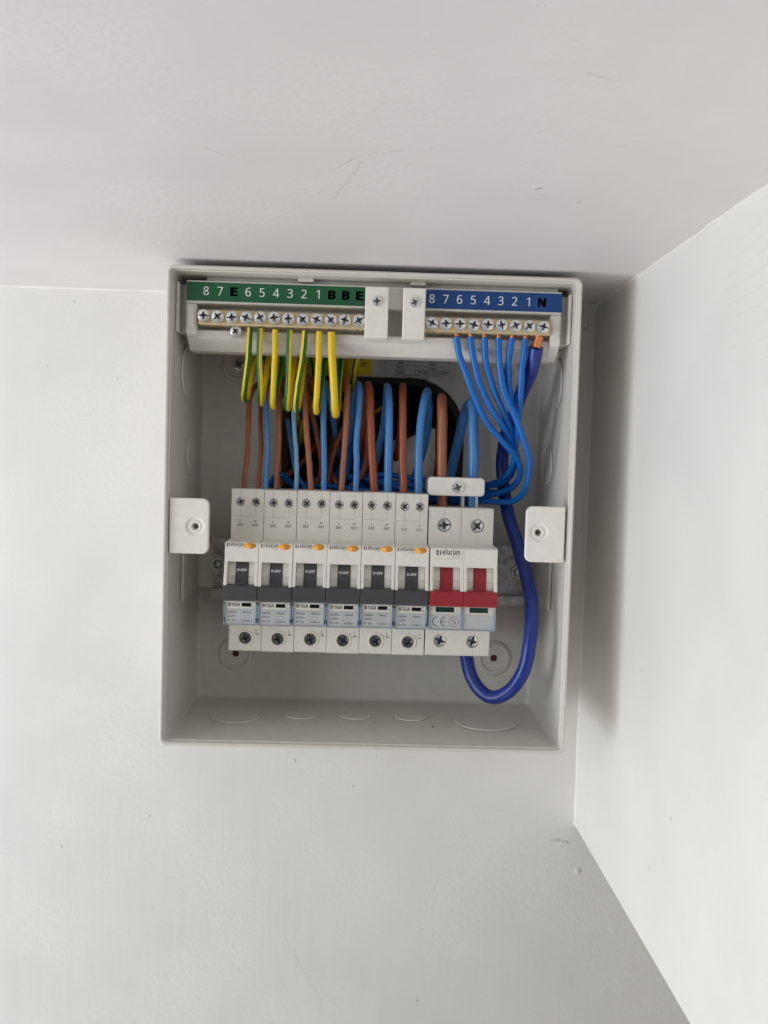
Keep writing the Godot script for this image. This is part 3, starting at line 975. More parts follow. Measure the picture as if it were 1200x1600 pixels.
# ---------------------------------------------------------------- terminal carrier, bars, clips
func terminals() -> void:
	var t := thing("terminal_carrier", "long white plastic carrier for the terminal bars, across the top of the box", "terminal holder")
	var g := G.new()
	# label rail, back web, lower shelf with a chamfered underside
	g.prism(V2([[117.0, 62], [117.0, 79.6], [116.7, 80], [105.9, 80], [105.4, 79.5], [105.4, 66], [92.5, 66], [92.5, 75.5], [92.0, 76], [88.0, 76], [82.5, 68], [82.5, 56], [105, 56]]), -97.2, 96.8, 0.35, XZ)
	put("rail", g.mesh(), M.carrier, t)
	for s in [-1.0, 1.0]:
		g = G.new()
		var xa := -97.0 if s < 0 else 91.4
		g.prism(V2([[105.2, 60], [105.2, 79.6], [104.8, 80], [91.5, 80], [89.6, 79], [84.5, 72], [84.5, 60]]), xa, xa + 5.2, 0.3, XZ)
		g.box(Vector3(xa + 0.9, 92.4, 79.8), Vector3(xa + 4.3, 104.2, 80.7), 0.3)
		put("end_block", g.mesh(), M.carrier, t)
	g = G.new()
	g.box(Vector3(-97.0, 106.6, 79.9), Vector3(-5.2, 116.2, 80.25), 0.05)
	var strip := put("label_strip", g.mesh(), M.label_green, t)
	strip.set_meta("label", "green label strip with white and black characters")
	g = G.new()
	var gb := G.new()
	var s1 := "87E654321BBE"
	for k in 12:
		var ch := s1[k]
		if ch in "EB":
			heavy(gb, ch, -87.0 + 7.18 * k, 109.6, 3.5)
		else:
			text(g, ch, 4.4, -87.0 + 7.18 * k, 109.55, 80.24, 1)
	put("white_numerals", g.mesh(), M.white_ink, strip)
	put("black_letters", gb.mesh(), M.black_ink, strip)
	g = G.new()
	g.box(Vector3(26.3, 106.6, 79.9), Vector3(97.0, 116.2, 80.25), 0.05)
	strip = put("label_strip", g.mesh(), M.label_blue, t)
	strip.set_meta("label", "blue label strip with white numerals and a black letter")
	g = G.new()
	for k in 8:
		text(g, "87654321"[k], 4.4, 29.3 + 7.14 * k, 109.35, 80.24, 1)
	put("white_numerals", g.mesh(), M.white_ink, strip)
	g = G.new()
	heavy(g, "N", 86.4, 109.35, 3.7)
	put("black_letters", g.mesh(), M.black_ink, strip)
	bar("earth_terminal_bar", "brass earth terminal bar with twelve screws below the green strip", -87.0, 12, 7.18, -90.3, -3.6)
	bar("neutral_terminal_bar", "brass neutral terminal bar with nine screws below the blue strip", 29.3, 9, 7.14, 25.2, 90.6)
	for q in [[-5.05, 6.75, 0.9, "white retaining clip with a screw at the end of the green strip"], [14.2, 25.5, 20.0, "white retaining clip with a screw at the end of the blue strip"]]:
		var c := thing("retaining_clip", q[3], "clip", "white clips between the terminal strips")
		g = G.new()
		g.prism(V2([[115.2, 80.4], [115.2, 87.6], [114.8, 88.0], [89.9, 88.0], [89.5, 87.6], [89.5, 77.2], [92.2, 77.2], [92.2, 80.4]]), q[0], q[1], 0.4, XZ)
		put("bracket", g.mesh(), M.white_lug, c)
		put("screw", screw_mesh(2.7, 0.25, 1.2, false, 1.15, "zinc", 0.3), null, c, Vector3(q[2], 107.8, 88.9), 0.4 + q[0])

func heavy(g: G, ch: String, x: float, y: float, w: float) -> void:
	for k in 5:
		var d: Array = [[0.0, 0.0], [0.28, 0.0], [-0.28, 0.0], [0.0, 0.2], [0.0, -0.2]][k]
		text(g, ch, 4.2, x + d[0], y + d[1], 80.24 + k * 0.006, 1, true, w)

func bar(called: String, label: String, x: float, n: int, pitch: float, xa: float, xb: float) -> void:
	var t := thing(called, label, "terminal bar", "brass terminal bars")
	var g := G.new()
	g.box(Vector3(xa, 94.2, 74.5), Vector3(xb, 101.8, 83.2), 0.5)
	put("bar", g.mesh(), M.brass, t)
	rng.seed = n
	for k in n:
		put("screw", screw_mesh(3.15, 0.45, 3.6, true, 1.05), null, t, Vector3(x + pitch * k, 98.0 + rng.randf_range(-0.25, 0.25), 86.4 + rng.randf_range(-0.5, 0.8)), rng.randf() * TAU)
	g = G.new()
	for k in n:
		g.lathe([Vector2(1.9, 0.2), Vector2(2.0, -0.05), Vector2(1.5, -0.1), Vector2(1.4, 0.2)], 20, Transform3D(Basis(Vector3(1, 0, 0), Vector3(0, 0, 1), Vector3(0, 1, 0)), Vector3(x + pitch * k, 94.2, 79.6)))
	put("wire_holes", g.mesh(), M.dull_zinc, t)
	if n == 12:
		g = G.new()
		put("grub_screw", screw_mesh(3.0, 0.5, 3.0), null, t, Vector3(x + pitch * 2 + 1.2, 91.6, 80.5), 0.7)

# ---------------------------------------------------------------- wires
func sheathed(called: String, label: String, category: String, m: String, r: float, pts: Array, phase := 0.0, twist := 0.0, group := "") -> MeshInstance3D:
	var g := G.new()
	g.tube(pts, r, 16, phase, twist)
	return single(called, label, category, g.mesh(), M[m], group)

func wires() -> void:
	sheathed("brown_cable", "thin brown cable at the open end of the breaker row", "cable", "brown", 1.35, [Vector3(-69.6, 8.9, 50.0), Vector3(-69.4, 18.1, 50.0), Vector3(-67.8, 32.3, 49.0), Vector3(-68.0, 50.1, 47.0), Vector3(-68.0, 60.2, 44.0), Vector3(-66.2, 67.7, 36.0), Vector3(-62.1, 71.7, 22.0), Vector3(-54.3, 66.3, 5.0), Vector3(-44.3, 54.6, -20.0), Vector3(-32.9, 39.4, -40.0)], 0, 0, "insulated cables rising from the breakers")
	sheathed("brown_cable", "thin dark brown cable in the N terminal of the breaker at the open end", "cable", "brown", 1.25, [Vector3(-61.7, 9.8, 48.0), Vector3(-61.7, 18.3, 47.0), Vector3(-61.2, 32.6, 45.0), Vector3(-62.4, 50.6, 41.0), Vector3(-62.4, 64.8, 34.0), Vector3(-59.7, 71.2, 20.0), Vector3(-52.5, 64.6, 3.0), Vector3(-44.2, 50.6, -20.0), Vector3(-34.8, 31.0, -40.0)], 0, 0, "insulated cables rising from the breakers")
	sheathed("blue_cable", "thin light blue cable at the gap between the two B10A breakers", "cable", "light_blue", 1.35, [Vector3(-57.6, 8.5, 50.0), Vector3(-57.5, 18.4, 49.0), Vector3(-57.3, 32.6, 48.0), Vector3(-58.2, 50.4, 46.0), Vector3(-59.6, 65.8, 40.0), Vector3(-58.6, 72.3, 24.0), Vector3(-50.7, 64.7, 2.0), Vector3(-40.2, 50.7, -20.0), Vector3(-30.7, 35.3, -40.0)], 0, 0, "insulated cables rising from the breakers")
	sheathed("brown_cable", "thin brown cable in the L terminal of the second breaker", "cable", "brown", 1.4, [Vector3(-51.9, 8.7, 50.0), Vector3(-51.5, 20.4, 50.0), Vector3(-50.5, 36.4, 49.0), Vector3(-51.5, 54.1, 47.0), Vector3(-51.5, 65.8, 42.0), Vector3(-50.1, 73.0, 28.0), Vector3(-42.7, 64.7, 5.0), Vector3(-36.2, 50.8, -20.0), Vector3(-26.5, 35.4, -40.0)], 0, 0, "insulated cables rising from the breakers")
	sheathed("pale_blue_cable", "thin pale blue cable in the N terminal of the second breaker", "cable", "pale_blue", 1.3, [Vector3(-40.6, 9.0, 50.0), Vector3(-41.0, 24.2, 50.0), Vector3(-42.6, 43.7, 49.0), Vector3(-43.8, 59.6, 47.0), Vector3(-44.4, 68.9, 42.0), Vector3(-43.5, 74.6, 28.0), Vector3(-37.1, 65.0, 3.0), Vector3(-30.1, 51.0, -20.0), Vector3(-22.3, 35.5, -40.0)], 0, 0, "insulated cables rising from the breakers")
	sheathed("brown_cable", "brown cable in the L terminal of the third breaker", "cable", "brown_pale", 1.65, [Vector3(-32.4, 8.5, 50.0), Vector3(-33.4, 20.9, 50.0), Vector3(-35.4, 40.4, 49.0), Vector3(-37.0, 58.1, 47.0), Vector3(-38.0, 68.4, 42.0), Vector3(-36.9, 74.1, 28.0), Vector3(-31.3, 65.2, 3.0), Vector3(-24.0, 49.1, -20.0), Vector3(-16.1, 35.7, -40.0)], 0, 0, "insulated cables rising from the breakers")
	sheathed("blue_cable", "light blue cable in the N terminal of the third breaker", "cable", "light_blue", 1.65, [Vector3(-25.3, 8.7, 50.0), Vector3(-25.6, 19.4, 50.0), Vector3(-26.0, 33.5, 50.0), Vector3(-26.6, 54.8, 48.0), Vector3(-26.8, 65.8, 43.0), Vector3(-26.2, 70.6, 34.0), Vector3(-24.8, 65.8, 22.0), Vector3(-23.0, 51.6, 10.0), Vector3(-20.3, 34.9, -5.0), Vector3(-17.4, 19.0, -30.0)], 0, 0, "insulated cables rising from the breakers")
	sheathed("brown_cable", "brown cable in the L terminal of the fourth breaker", "cable", "brown_pale", 1.7, [Vector3(-15.8, 8.7, 50.0), Vector3(-15.0, 21.5, 50.0), Vector3(-14.5, 39.2, 49.0), Vector3(-13.9, 57.0, 47.0), Vector3(-14.3, 68.8, 42.0), Vector3(-16.3, 74.7, 28.0), Vector3(-20.2, 61.4, 8.0), Vector3(-23.3, 38.8, -8.0), Vector3(-29.8, 18.7, -30.0)], 0, 0, "insulated cables rising from the breakers")
	sheathed("blue_cable", "light blue cable in the N terminal of the fourth breaker", "cable", "light_blue", 1.7, [Vector3(-7.6, 8.9, 50.0), Vector3(-7.9, 21.7, 50.0), Vector3(-8.0, 37.6, 50.0), Vector3(-7.1, 55.4, 48.0), Vector3(-7.1, 66.4, 43.0), Vector3(-8.4, 71.1, 34.0), Vector3(-10.6, 64.5, 20.0), Vector3(-12.2, 46.4, 6.0), Vector3(-15.2, 29.2, -10.0), Vector3(-19.4, 14.8, -30.0)], 0, 0, "insulated cables rising from the breakers")
	sheathed("brown_cable", "thick brown cable in the L terminal of the fifth breaker", "cable", "brown", 2.25, [Vector3(2.7, 8.8, 49.0), Vector3(1.3, 21.9, 49.0), Vector3(0.1, 37.9, 49.0), Vector3(-0.7, 55.6, 47.0), Vector3(-1.4, 66.0, 42.0), Vector3(-2.5, 70.4, 32.0), Vector3(-4.1, 61.4, 14.0), Vector3(-5.5, 39.1, 0.0), Vector3(-9.1, 19.3, -20.0)], 0, 0, "insulated cables rising from the breakers")
	sheathed("blue_cable", "thick light blue cable in the N terminal of the fifth breaker", "cable", "light_blue", 2.2, [Vector3(10.2, 9.0, 49.0), Vector3(9.8, 22.2, 49.0), Vector3(10.1, 38.2, 49.0), Vector3(9.6, 56.0, 47.0), Vector3(9.1, 65.6, 42.0), Vector3(8.5, 69.7, 32.0), Vector3(8.1, 57.9, 16.0), Vector3(5.7, 39.2, 6.0), Vector3(2.4, 23.7, -2.0), Vector3(-4.8, 11.3, -20.0)], 0, 0, "insulated cables rising from the breakers")
	sheathed("brown_cable", "thick brown cable in the L terminal of the B32A breaker", "cable", "brown", 2.15, [Vector3(18.8, 8.9, 49.0), Vector3(18.4, 22.4, 49.0), Vector3(17.5, 38.4, 49.0), Vector3(17.1, 56.2, 47.0), Vector3(17.0, 65.8, 42.0), Vector3(17.3, 70.3, 32.0), Vector3(18.0, 58.3, 14.0), Vector3(17.1, 36.0, -6.0), Vector3(13.4, 15.9, -25.0)], 0, 0, "insulated cables rising from the breakers")
	sheathed("blue_cable", "thick light blue cable in the N terminal of the B32A breaker", "cable", "light_blue", 2.25, [Vector3(27.3, 8.8, 49.0), Vector3(27.0, 20.9, 49.0), Vector3(26.9, 35.1, 49.0), Vector3(27.9, 53.0, 47.0), Vector3(29.6, 63.3, 43.0), Vector3(31.5, 67.6, 34.0), Vector3(33.1, 54.5, 22.0), Vector3(31.9, 36.1, 10.0), Vector3(28.4, 22.5, 4.0), Vector3(25.0, 10.5, -6.0)], 0, 0, "insulated cables rising from the breakers")
	sheathed("brown_tail", "thick brown supply cable through the white clamp", "cable", "brown_pale", 2.8, [Vector3(41.0, -0.2, 47.6), Vector3(40.6, 10.6, 47.6), Vector3(40.2, 24.8, 47.6), Vector3(39.6, 42.6, 47.6), Vector3(39.3, 56.9, 46.0), Vector3(39.4, 63.9, 38.0), Vector3(40.7, 58.6, 20.0), Vector3(41.8, 40.4, 4.0), Vector3(42.2, 20.9, -8.0), Vector3(39.7, 0.0, -30.0)], 0, 0, "supply cables through the clamp")
	sheathed("blue_tail", "thick light blue supply cable through the white clamp", "cable", "light_blue", 2.9, [Vector3(57.8, 0.3, 47.6), Vector3(57.5, 11.0, 47.6), Vector3(57.3, 25.3, 47.6), Vector3(57.2, 39.6, 47.6), Vector3(56.9, 53.9, 46.0), Vector3(56.4, 61.5, 39.0), Vector3(54.6, 58.4, 30.0), Vector3(52.0, 43.9, 21.0), Vector3(49.4, 28.9, 14.0), Vector3(47.4, 13.5, 8.0), Vector3(44.7, -2.5, 0.0)], 0, 0, "supply cables through the clamp")
	sheathed("earth_wire", "green and yellow earth wire under the green strip's numeral six", "wire", "earth_stripe", 1.5, [Vector3(-64.1, 93.8, 79.6), Vector3(-64.8, 79.7, 79.0), Vector3(-66.6, 65.1, 76.0), Vector3(-67.8, 59.8, 71.0), Vector3(-67.7, 57.3, 64.0), Vector3(-67.6, 60.7, 56.0), Vector3(-67.2, 72.9, 48.0), Vector3(-66.5, 84.5, 40.0), Vector3(-65.3, 89.7, 28.0), Vector3(-61.9, 80.8, 10.0), Vector3(-47.9, 61.9, -12.0), Vector3(-37.1, 43.4, -40.0)], 0.27, 0.0, "green and yellow earth wires looping below the brass bar")
	sheathed("earth_wire", "green and yellow earth wire under the green strip's numeral five", "wire", "earth_stripe", 1.5, [Vector3(-58.8, 93.6, 79.6), Vector3(-59.2, 78.2, 79.0), Vector3(-58.6, 63.7, 76.0), Vector3(-59.0, 58.4, 71.0), Vector3(-59.5, 55.9, 64.0), Vector3(-59.5, 60.2, 56.0), Vector3(-59.1, 73.3, 47.0), Vector3(-58.4, 85.0, 38.0), Vector3(-56.6, 87.9, 24.0), Vector3(-52.7, 75.8, 6.0), Vector3(-40.0, 58.4, -15.0), Vector3(-30.8, 39.5, -40.0)], 0.0, 0.0, "green and yellow earth wires looping below the brass bar")
	sheathed("earth_wire", "green and yellow earth wire under the green strip's numeral four", "wire", "earth_stripe", 1.5, [Vector3(-51.2, 93.2, 79.6), Vector3(-51.3, 78.5, 79.0), Vector3(-51.9, 63.9, 76.0), Vector3(-52.6, 56.9, 71.0), Vector3(-52.9, 54.4, 64.0), Vector3(-52.9, 59.8, 56.0), Vector3(-52.0, 73.6, 46.0), Vector3(-51.2, 85.5, 36.0), Vector3(-50.0, 88.0, 22.0), Vector3(-46.5, 76.0, 6.0), Vector3(-34.1, 58.6, -15.0), Vector3(-26.6, 39.6, -40.0)], 0.6, 0.0, "green and yellow earth wires looping below the brass bar")
	sheathed("earth_wire", "green and yellow earth wire under the green strip's numeral three", "wire", "earth_stripe", 1.5, [Vector3(-43.6, 93.1, 79.6), Vector3(-44.0, 78.7, 79.0), Vector3(-44.5, 62.5, 76.0), Vector3(-45.2, 56.1, 71.0), Vector3(-45.4, 53.6, 64.0), Vector3(-45.5, 58.9, 56.0), Vector3(-44.7, 72.8, 46.0), Vector3(-44.4, 85.4, 35.0), Vector3(-43.2, 87.3, 20.0), Vector3(-40.1, 74.5, 4.0), Vector3(-30.1, 58.7, -15.0), Vector3(-24.5, 39.6, -40.0)], 0.02, 0.0, "green and yellow earth wires looping below the brass bar")
	sheathed("earth_wire", "green and yellow earth wire under the green strip's numeral two", "wire", "earth_stripe", 1.5, [Vector3(-35.7, 93.0, 79.6), Vector3(-37.0, 79.0, 79.0), Vector3(-39.5, 62.6, 76.0), Vector3(-40.4, 55.6, 71.0), Vector3(-40.2, 52.7, 64.0), Vector3(-39.7, 58.1, 56.0), Vector3(-38.6, 72.3, 46.0), Vector3(-38.1, 84.2, 35.0), Vector3(-37.1, 86.0, 20.0), Vector3(-34.3, 72.7, 4.0), Vector3(-24.0, 56.9, -15.0), Vector3(-20.3, 39.8, -40.0)], 0.27, 0.0, "green and yellow earth wires looping below the brass bar")
	sheathed("earth_wire", "green and yellow earth wire under the green strip's numeral one", "wire", "earth_stripe", 1.6, [Vector3(-28.4, 93.0, 79.6), Vector3(-28.4, 79.2, 79.0), Vector3(-29.2, 62.9, 76.0), Vector3(-29.9, 55.3, 71.0), Vector3(-29.9, 52.3, 64.0), Vector3(-29.5, 57.7, 56.0), Vector3(-28.1, 72.8, 44.0), Vector3(-26.9, 86.2, 33.0), Vector3(-25.5, 86.6, 18.0), Vector3(-24.1, 73.2, 2.0), Vector3(-16.9, 57.1, -15.0), Vector3(-14.1, 39.9, -40.0)], 0.6, 0.0, "green and yellow earth wires looping below the brass bar")
	sheathed("earth_wire", "thicker green and yellow earth wire looping down from terminal B", "wire", "earth_stripe", 2.05, [Vector3(-22.1, 92.8, 79.6), Vector3(-21.5, 79.4, 79.0), Vector3(-20.2, 63.2, 76.0), Vector3(-19.8, 54.6, 71.0), Vector3(-19.3, 51.3, 63.0), Vector3(-19.2, 57.4, 54.0), Vector3(-19.2, 73.1, 44.0), Vector3(-18.2, 87.8, 34.0), Vector3(-16.2, 89.7, 20.0), Vector3(-14.7, 75.4, 2.0), Vector3(-9.7, 57.3, -15.0), Vector3(-7.8, 40.1, -40.0)], 0.62, 0.0, "green and yellow earth wires looping below the brass bar")
	sheathed("neutral_wire", "bright blue neutral wire under the blue strip's numeral six", "wire", "bright_blue", 1.72, [Vector3(42.6, 92.7, 79.0), Vector3(44.7, 83.0, 78.0), Vector3(49.3, 72.7, 76.0), Vector3(54.9, 60.1, 72.0), Vector3(63.3, 47.8, 66.0), Vector3(73.6, 38.0, 60.0), Vector3(80.8, 30.6, 54.0), Vector3(83.9, 23.2, 48.0), Vector3(82.6, 16.7, 42.0), Vector3(77.9, 12.4, 36.0), Vector3(67.8, 9.0, 30.0), Vector3(49.9, 7.1, 24.0), Vector3(27.6, 9.3, 18.0), Vector3(8.7, 14.3, 12.0), Vector3(-6.8, 17.7, 8.0)], 0, 0, "bright blue neutral wires below the blue strip")
	sheathed("neutral_wire", "bright blue neutral wire under the blue strip's numeral five", "wire", "bright_blue", 1.72, [Vector3(50.0, 92.9, 79.0), Vector3(51.4, 84.5, 78.0), Vector3(55.6, 70.0, 75.0), Vector3(62.4, 57.8, 70.0), Vector3(71.6, 46.9, 62.0), Vector3(78.4, 37.9, 54.0), Vector3(83.1, 28.9, 47.0), Vector3(84.8, 21.4, 41.0), Vector3(82.6, 15.8, 36.0), Vector3(77.0, 11.8, 30.0), Vector3(64.8, 11.3, 24.0), Vector3(46.6, 10.6, 18.0), Vector3(23.9, 13.7, 14.0), Vector3(1.0, 16.0, 8.0), Vector3(-18.5, 18.5, 4.0)], 0, 0, "bright blue neutral wires below the blue strip")
	sheathed("neutral_wire", "bright blue neutral wire under the blue strip's numeral four", "wire", "bright_blue", 1.72, [Vector3(57.3, 92.8, 79.0), Vector3(58.6, 81.5, 77.0), Vector3(63.4, 67.7, 73.0), Vector3(70.3, 55.2, 66.0), Vector3(77.0, 44.1, 57.0), Vector3(80.8, 35.3, 49.0), Vector3(81.2, 26.4, 42.0), Vector3(79.7, 20.5, 37.0), Vector3(74.7, 16.2, 32.0), Vector3(64.5, 15.1, 25.0), Vector3(46.6, 14.4, 16.0), Vector3(27.7, 17.6, 12.0), Vector3(8.6, 19.3, 8.0), Vector3(-14.5, 16.2, 4.0), Vector3(-34.1, 14.9, 0.0)], 0, 0, "bright blue neutral wires below the blue strip")
	sheathed("neutral_wire", "bright blue neutral wire under the blue strip's numeral three", "wire", "bright_blue", 1.72, [Vector3(64.6, 92.7, 79.0), Vector3(65.5, 81.0, 78.0), Vector3(69.6, 64.0, 75.0), Vector3(76.9, 51.1, 71.0), Vector3(82.6, 39.1, 66.0), Vector3(86.6, 27.9, 60.0), Vector3(87.0, 17.4, 54.0), Vector3(84.9, 10.4, 47.0), Vector3(80.0, 6.4, 40.0), Vector3(64.7, 6.0, 32.0), Vector3(46.0, 4.8, 26.0), Vector3(23.7, 7.1, 22.0), Vector3(1.1, 9.3, 18.0), Vector3(-21.9, 11.6, 12.0), Vector3(-49.1, 12.2, 6.0)], 0, 0, "bright blue neutral wires below the blue strip")
	sheathed("neutral_wire", "bright blue neutral wire under the blue strip's numeral two", "wire", "bright_blue", 1.72, [Vector3(71.7, 92.9, 79.0), Vector3(70.7, 77.7, 76.0), Vector3(72.9, 65.8, 71.0), Vector3(76.8, 55.0, 62.0), Vector3(80.4, 40.2, 50.0), Vector3(80.5, 26.7, 42.0), Vector3(76.5, 19.3, 34.0), Vector3(68.1, 15.2, 26.0), Vector3(50.5, 12.2, 16.0), Vector3(31.9, 11.5, 10.0), Vector3(8.8, 12.3, 5.0), Vector3(-10.6, 13.6, 0.0)], 0, 0, "bright blue neutral wires below the blue strip")
	sheathed("neutral_wire", "bright blue neutral wire under the blue strip's numeral one", "wire", "bright_blue", 1.72, [Vector3(78.7, 92.8, 79.0), Vector3(77.9, 77.8, 77.0), Vector3(78.3, 63.2, 72.0), Vector3(79.3, 49.1, 63.0), Vector3(80.1, 36.6, 53.0), Vector3(79.3, 24.2, 43.0), Vector3(74.3, 17.7, 34.0), Vector3(64.7, 13.6, 24.0), Vector3(46.8, 13.6, 14.0), Vector3(24.3, 9.7, 8.0), Vector3(-6.6, 10.2, 2.0), Vector3(-41.8, 11.9, 0.0)], 0, 0, "bright blue neutral wires below the blue strip")
	sheathed("dark_blue_cable", "thick dark blue cable looping from terminal N down to the switch's underside", "cable", "dark_blue", 3.75, [Vector3(84.5, 88.4, 79.0), Vector3(84.3, 83.1, 76.0), Vector3(83.6, 76.4, 70.0), Vector3(81.6, 68.4, 60.0), Vector3(79.6, 56.4, 45.0), Vector3(77.8, 44.3, 32.0), Vector3(77.1, 31.5, 25.0), Vector3(78.0, 16.6, 25.0), Vector3(79.9, 0.2, 33.0), Vector3(83.5, -15.5, 44.0), Vector3(87.0, -30.4, 56.0), Vector3(88.7, -44.7, 67.0), Vector3(88.3, -59.2, 74.0), Vector3(86.8, -70.7, 77.0), Vector3(84.7, -82.0, 76.0), Vector3(80.4, -91.8, 73.0), Vector3(74.3, -98.2, 69.0), Vector3(68.4, -99.7, 64.0), Vector3(62.6, -96.1, 59.0), Vector3(58.7, -88.8, 54.0), Vector3(56.7, -79.5, 50.0), Vector3(56.1, -68.3, 48.0)], 0, 0, "")
	sheathed("rear_blue_cable", "blue cable crossing low behind the first blue and brown cables", "cable", "bright_blue", 1.9, [Vector3(-41.0, 7.9, 10.0), Vector3(-47.7, 13.9, 14.0), Vector3(-51.9, 17.6, 18.0), Vector3(-56.2, 15.3, 20.0), Vector3(-58.0, 9.9, 16.0), Vector3(-56.2, 2.9, 10.0)], 0, 0, "cables crossing behind the breaker wires")
	sheathed("rear_brown_cable", "brown cable slanting behind the thin pale blue cable", "cable", "brown", 1.5, [Vector3(-52.4, 11.8, 12.0), Vector3(-48.3, 18.4, 8.0), Vector3(-42.0, 24.4, 2.0), Vector3(-35.2, 34.5, -10.0), Vector3(-30.5, 47.4, -30.0)], 0, 0, "cables crossing behind the breaker wires")
	sheathed("rear_brown_cable", "brown cable bending beside the brown cable of the third breaker", "cable", "brown", 1.6, [Vector3(-39.5, 72.0, 10.0), Vector3(-35.2, 56.8, 12.0), Vector3(-31.2, 37.9, 14.0), Vector3(-28.9, 22.8, 14.0), Vector3(-31.6, 13.2, 10.0), Vector3(-37.5, 7.1, 4.0)], 0, 0, "cables crossing behind the breaker wires")
	sheathed("rear_brown_cable", "brown cable slanting between the blue and brown cables of the third and fourth breakers", "cable", "brown", 1.6, [Vector3(-15.4, 50.2, 4.0), Vector3(-19.7, 38.5, 6.0), Vector3(-23.2, 26.8, 8.0), Vector3(-25.1, 13.3, 8.0), Vector3(-25.0, 5.5, 6.0)], 0, 0, "cables crossing behind the breaker wires")
	sheathed("rear_brown_cable", "brown cable curving behind the thick brown cable of the fifth breaker", "cable", "brown", 1.8, [Vector3(-2.1, 58.5, 2.0), Vector3(-2.1, 42.9, 6.0), Vector3(-2.4, 27.4, 10.0), Vector3(-5.2, 17.8, 12.0), Vector3(-12.3, 9.9, 10.0)], 0, 0, "cables crossing behind the breaker wires")
	sheathed("rear_blue_cable", "light blue cable bending low beside the thin pale blue cable", "cable", "light_blue", 1.3, [Vector3(-50.0, 50.8, 10.0), Vector3(-46.6, 33.7, 14.0), Vector3(-43.9, 20.5, 16.0), Vector3(-38.9, 11.1, 14.0), Vector3(-33.3, 5.1, 10.0)], 0, 0, "cables crossing behind the breaker wires")
	sheathed("rear_blue_cable", "blue cable upright behind the fourth breaker's brown cable", "cable", "bright_blue", 1.9, [Vector3(-12.3, 43.0, -6.0), Vector3(-12.7, 31.1, 0.0), Vector3(-13.8, 20.2, 6.0), Vector3(-18.2, 12.3, 8.0), Vector3(-25.8, 7.5, 6.0)], 0, 0, "cables crossing behind the breaker wires")
	sheathed("rear_earth_wire", "yellow wire end crossing inside the cable entry", "wire", "earth_stripe", 1.6, [Vector3(1.6, 59.2, -34.0), Vector3(4.8, 60.7, -30.0), Vector3(8.9, 63.3, -30.0), Vector3(13.2, 65.6, -38.0)], 0.4, 0, "cables crossing behind the breaker wires")
	sheathed("rear_earth_wire", "green and yellow wire slanting down behind the pale blue cable", "wire", "earth_stripe", 1.5, [Vector3(-36.3, 64.5, 10.0), Vector3(-39.3, 53.2, 6.0), Vector3(-42.9, 43.9, -4.0), Vector3(-45.7, 34.5, -24.0)], 0.5, 0, "cables crossing behind the breaker wires")
	sheathed("rear_earth_wire", "green and yellow earth wire beside the fourth breaker's blue cable", "wire", "earth_stripe", 1.6, [Vector3(-6.5, 95.1, 26.0), Vector3(-8.6, 88.9, 28.0), Vector3(-10.2, 80.6, 26.0), Vector3(-10.8, 72.3, 16.0), Vector3(-11.1, 58.3, 0.0), Vector3(-12.6, 43.5, -20.0)], -0.05, 0, "cables crossing behind the breaker wires")
	sheathed("rear_earth_wire", "green and yellow earth wire curving behind the thicker earth wire", "wire", "earth_stripe", 1.5, [Vector3(-15.7, 93.3, 26.0), Vector3(-18.1, 85.9, 26.0), Vector3(-19.5, 75.4, 20.0), Vector3(-20.4, 61.6, 4.0), Vector3(-22.3, 43.2, -20.0)], -0.1, 0, "cables crossing behind the breaker wires")
	sheathed("rear_earth_wire", "yellow earth wire upright behind the wires of terminals 3 and 2", "wire", "earth_stripe", 1.6, [Vector3(-45.0, 93.4, 24.0), Vector3(-44.9, 81.4, 26.0), Vector3(-45.6, 67.0, 22.0), Vector3(-45.4, 56.8, 8.0), Vector3(-42.3, 38.5, -20.0)], 0.5, 0, "cables crossing behind the breaker wires")
	sheathed("rear_brown_cable", "brown cable upright in the dark of the cable entry behind the third breaker", "cable", "brown", 1.5, [Vector3(-29.3, 59.3, -24.0), Vector3(-27.0, 43.0, -18.0), Vector3(-25.3, 28.8, -6.0), Vector3(-22.2, 17.2, 6.0), Vector3(-17.3, 9.3, 10.0)], 0, 0, "cables crossing behind the breaker wires")
	sheathed("rear_blue_cable", "blue cable in the dark of the cable entry behind the fourth breaker", "cable", "bright_blue", 1.8, [Vector3(-24.7, 59.8, -30.0), Vector3(-19.9, 43.3, -22.0), Vector3(-17.2, 29.1, -10.0), Vector3(-20.4, 17.2, 2.0), Vector3(-27.7, 9.8, 8.0)], 0, 0, "cables crossing behind the breaker wires")
	sheathed("rear_blue_cable", "blue cable in the dark between the fourth and fifth breakers' cables", "cable", "bright_blue", 1.8, [Vector3(-2.0, 56.4, -30.0), Vector3(-2.8, 39.7, -20.0), Vector3(-4.7, 25.5, -6.0), Vector3(-8.3, 15.7, 4.0), Vector3(-15.0, 8.6, 8.0)], 0, 0, "cables crossing behind the breaker wires")
	sheathed("rear_grey_cable", "grey sheathed cable deep inside the cable entry", "cable", "grey_sheath", 3.6, [Vector3(-33.9, 60.8, -50.0), Vector3(-24.9, 52.1, -40.0), Vector3(-13.2, 56.3, -34.0), Vector3(-1.9, 53.0, -44.0)], 0, 0, "cables crossing behind the breaker wires")
	sheathed("rear_grey_cable", "grey sheathed cable standing deep behind the thick brown cable of the fifth breaker", "cable", "grey_sheath", 3.6, [Vector3(11.1, 62.2, -50.0), Vector3(8.9, 40.6, -38.0), Vector3(11.0, 19.8, -30.0), Vector3(9.1, 3.1, -34.0)], 0, 0, "cables crossing behind the breaker wires")
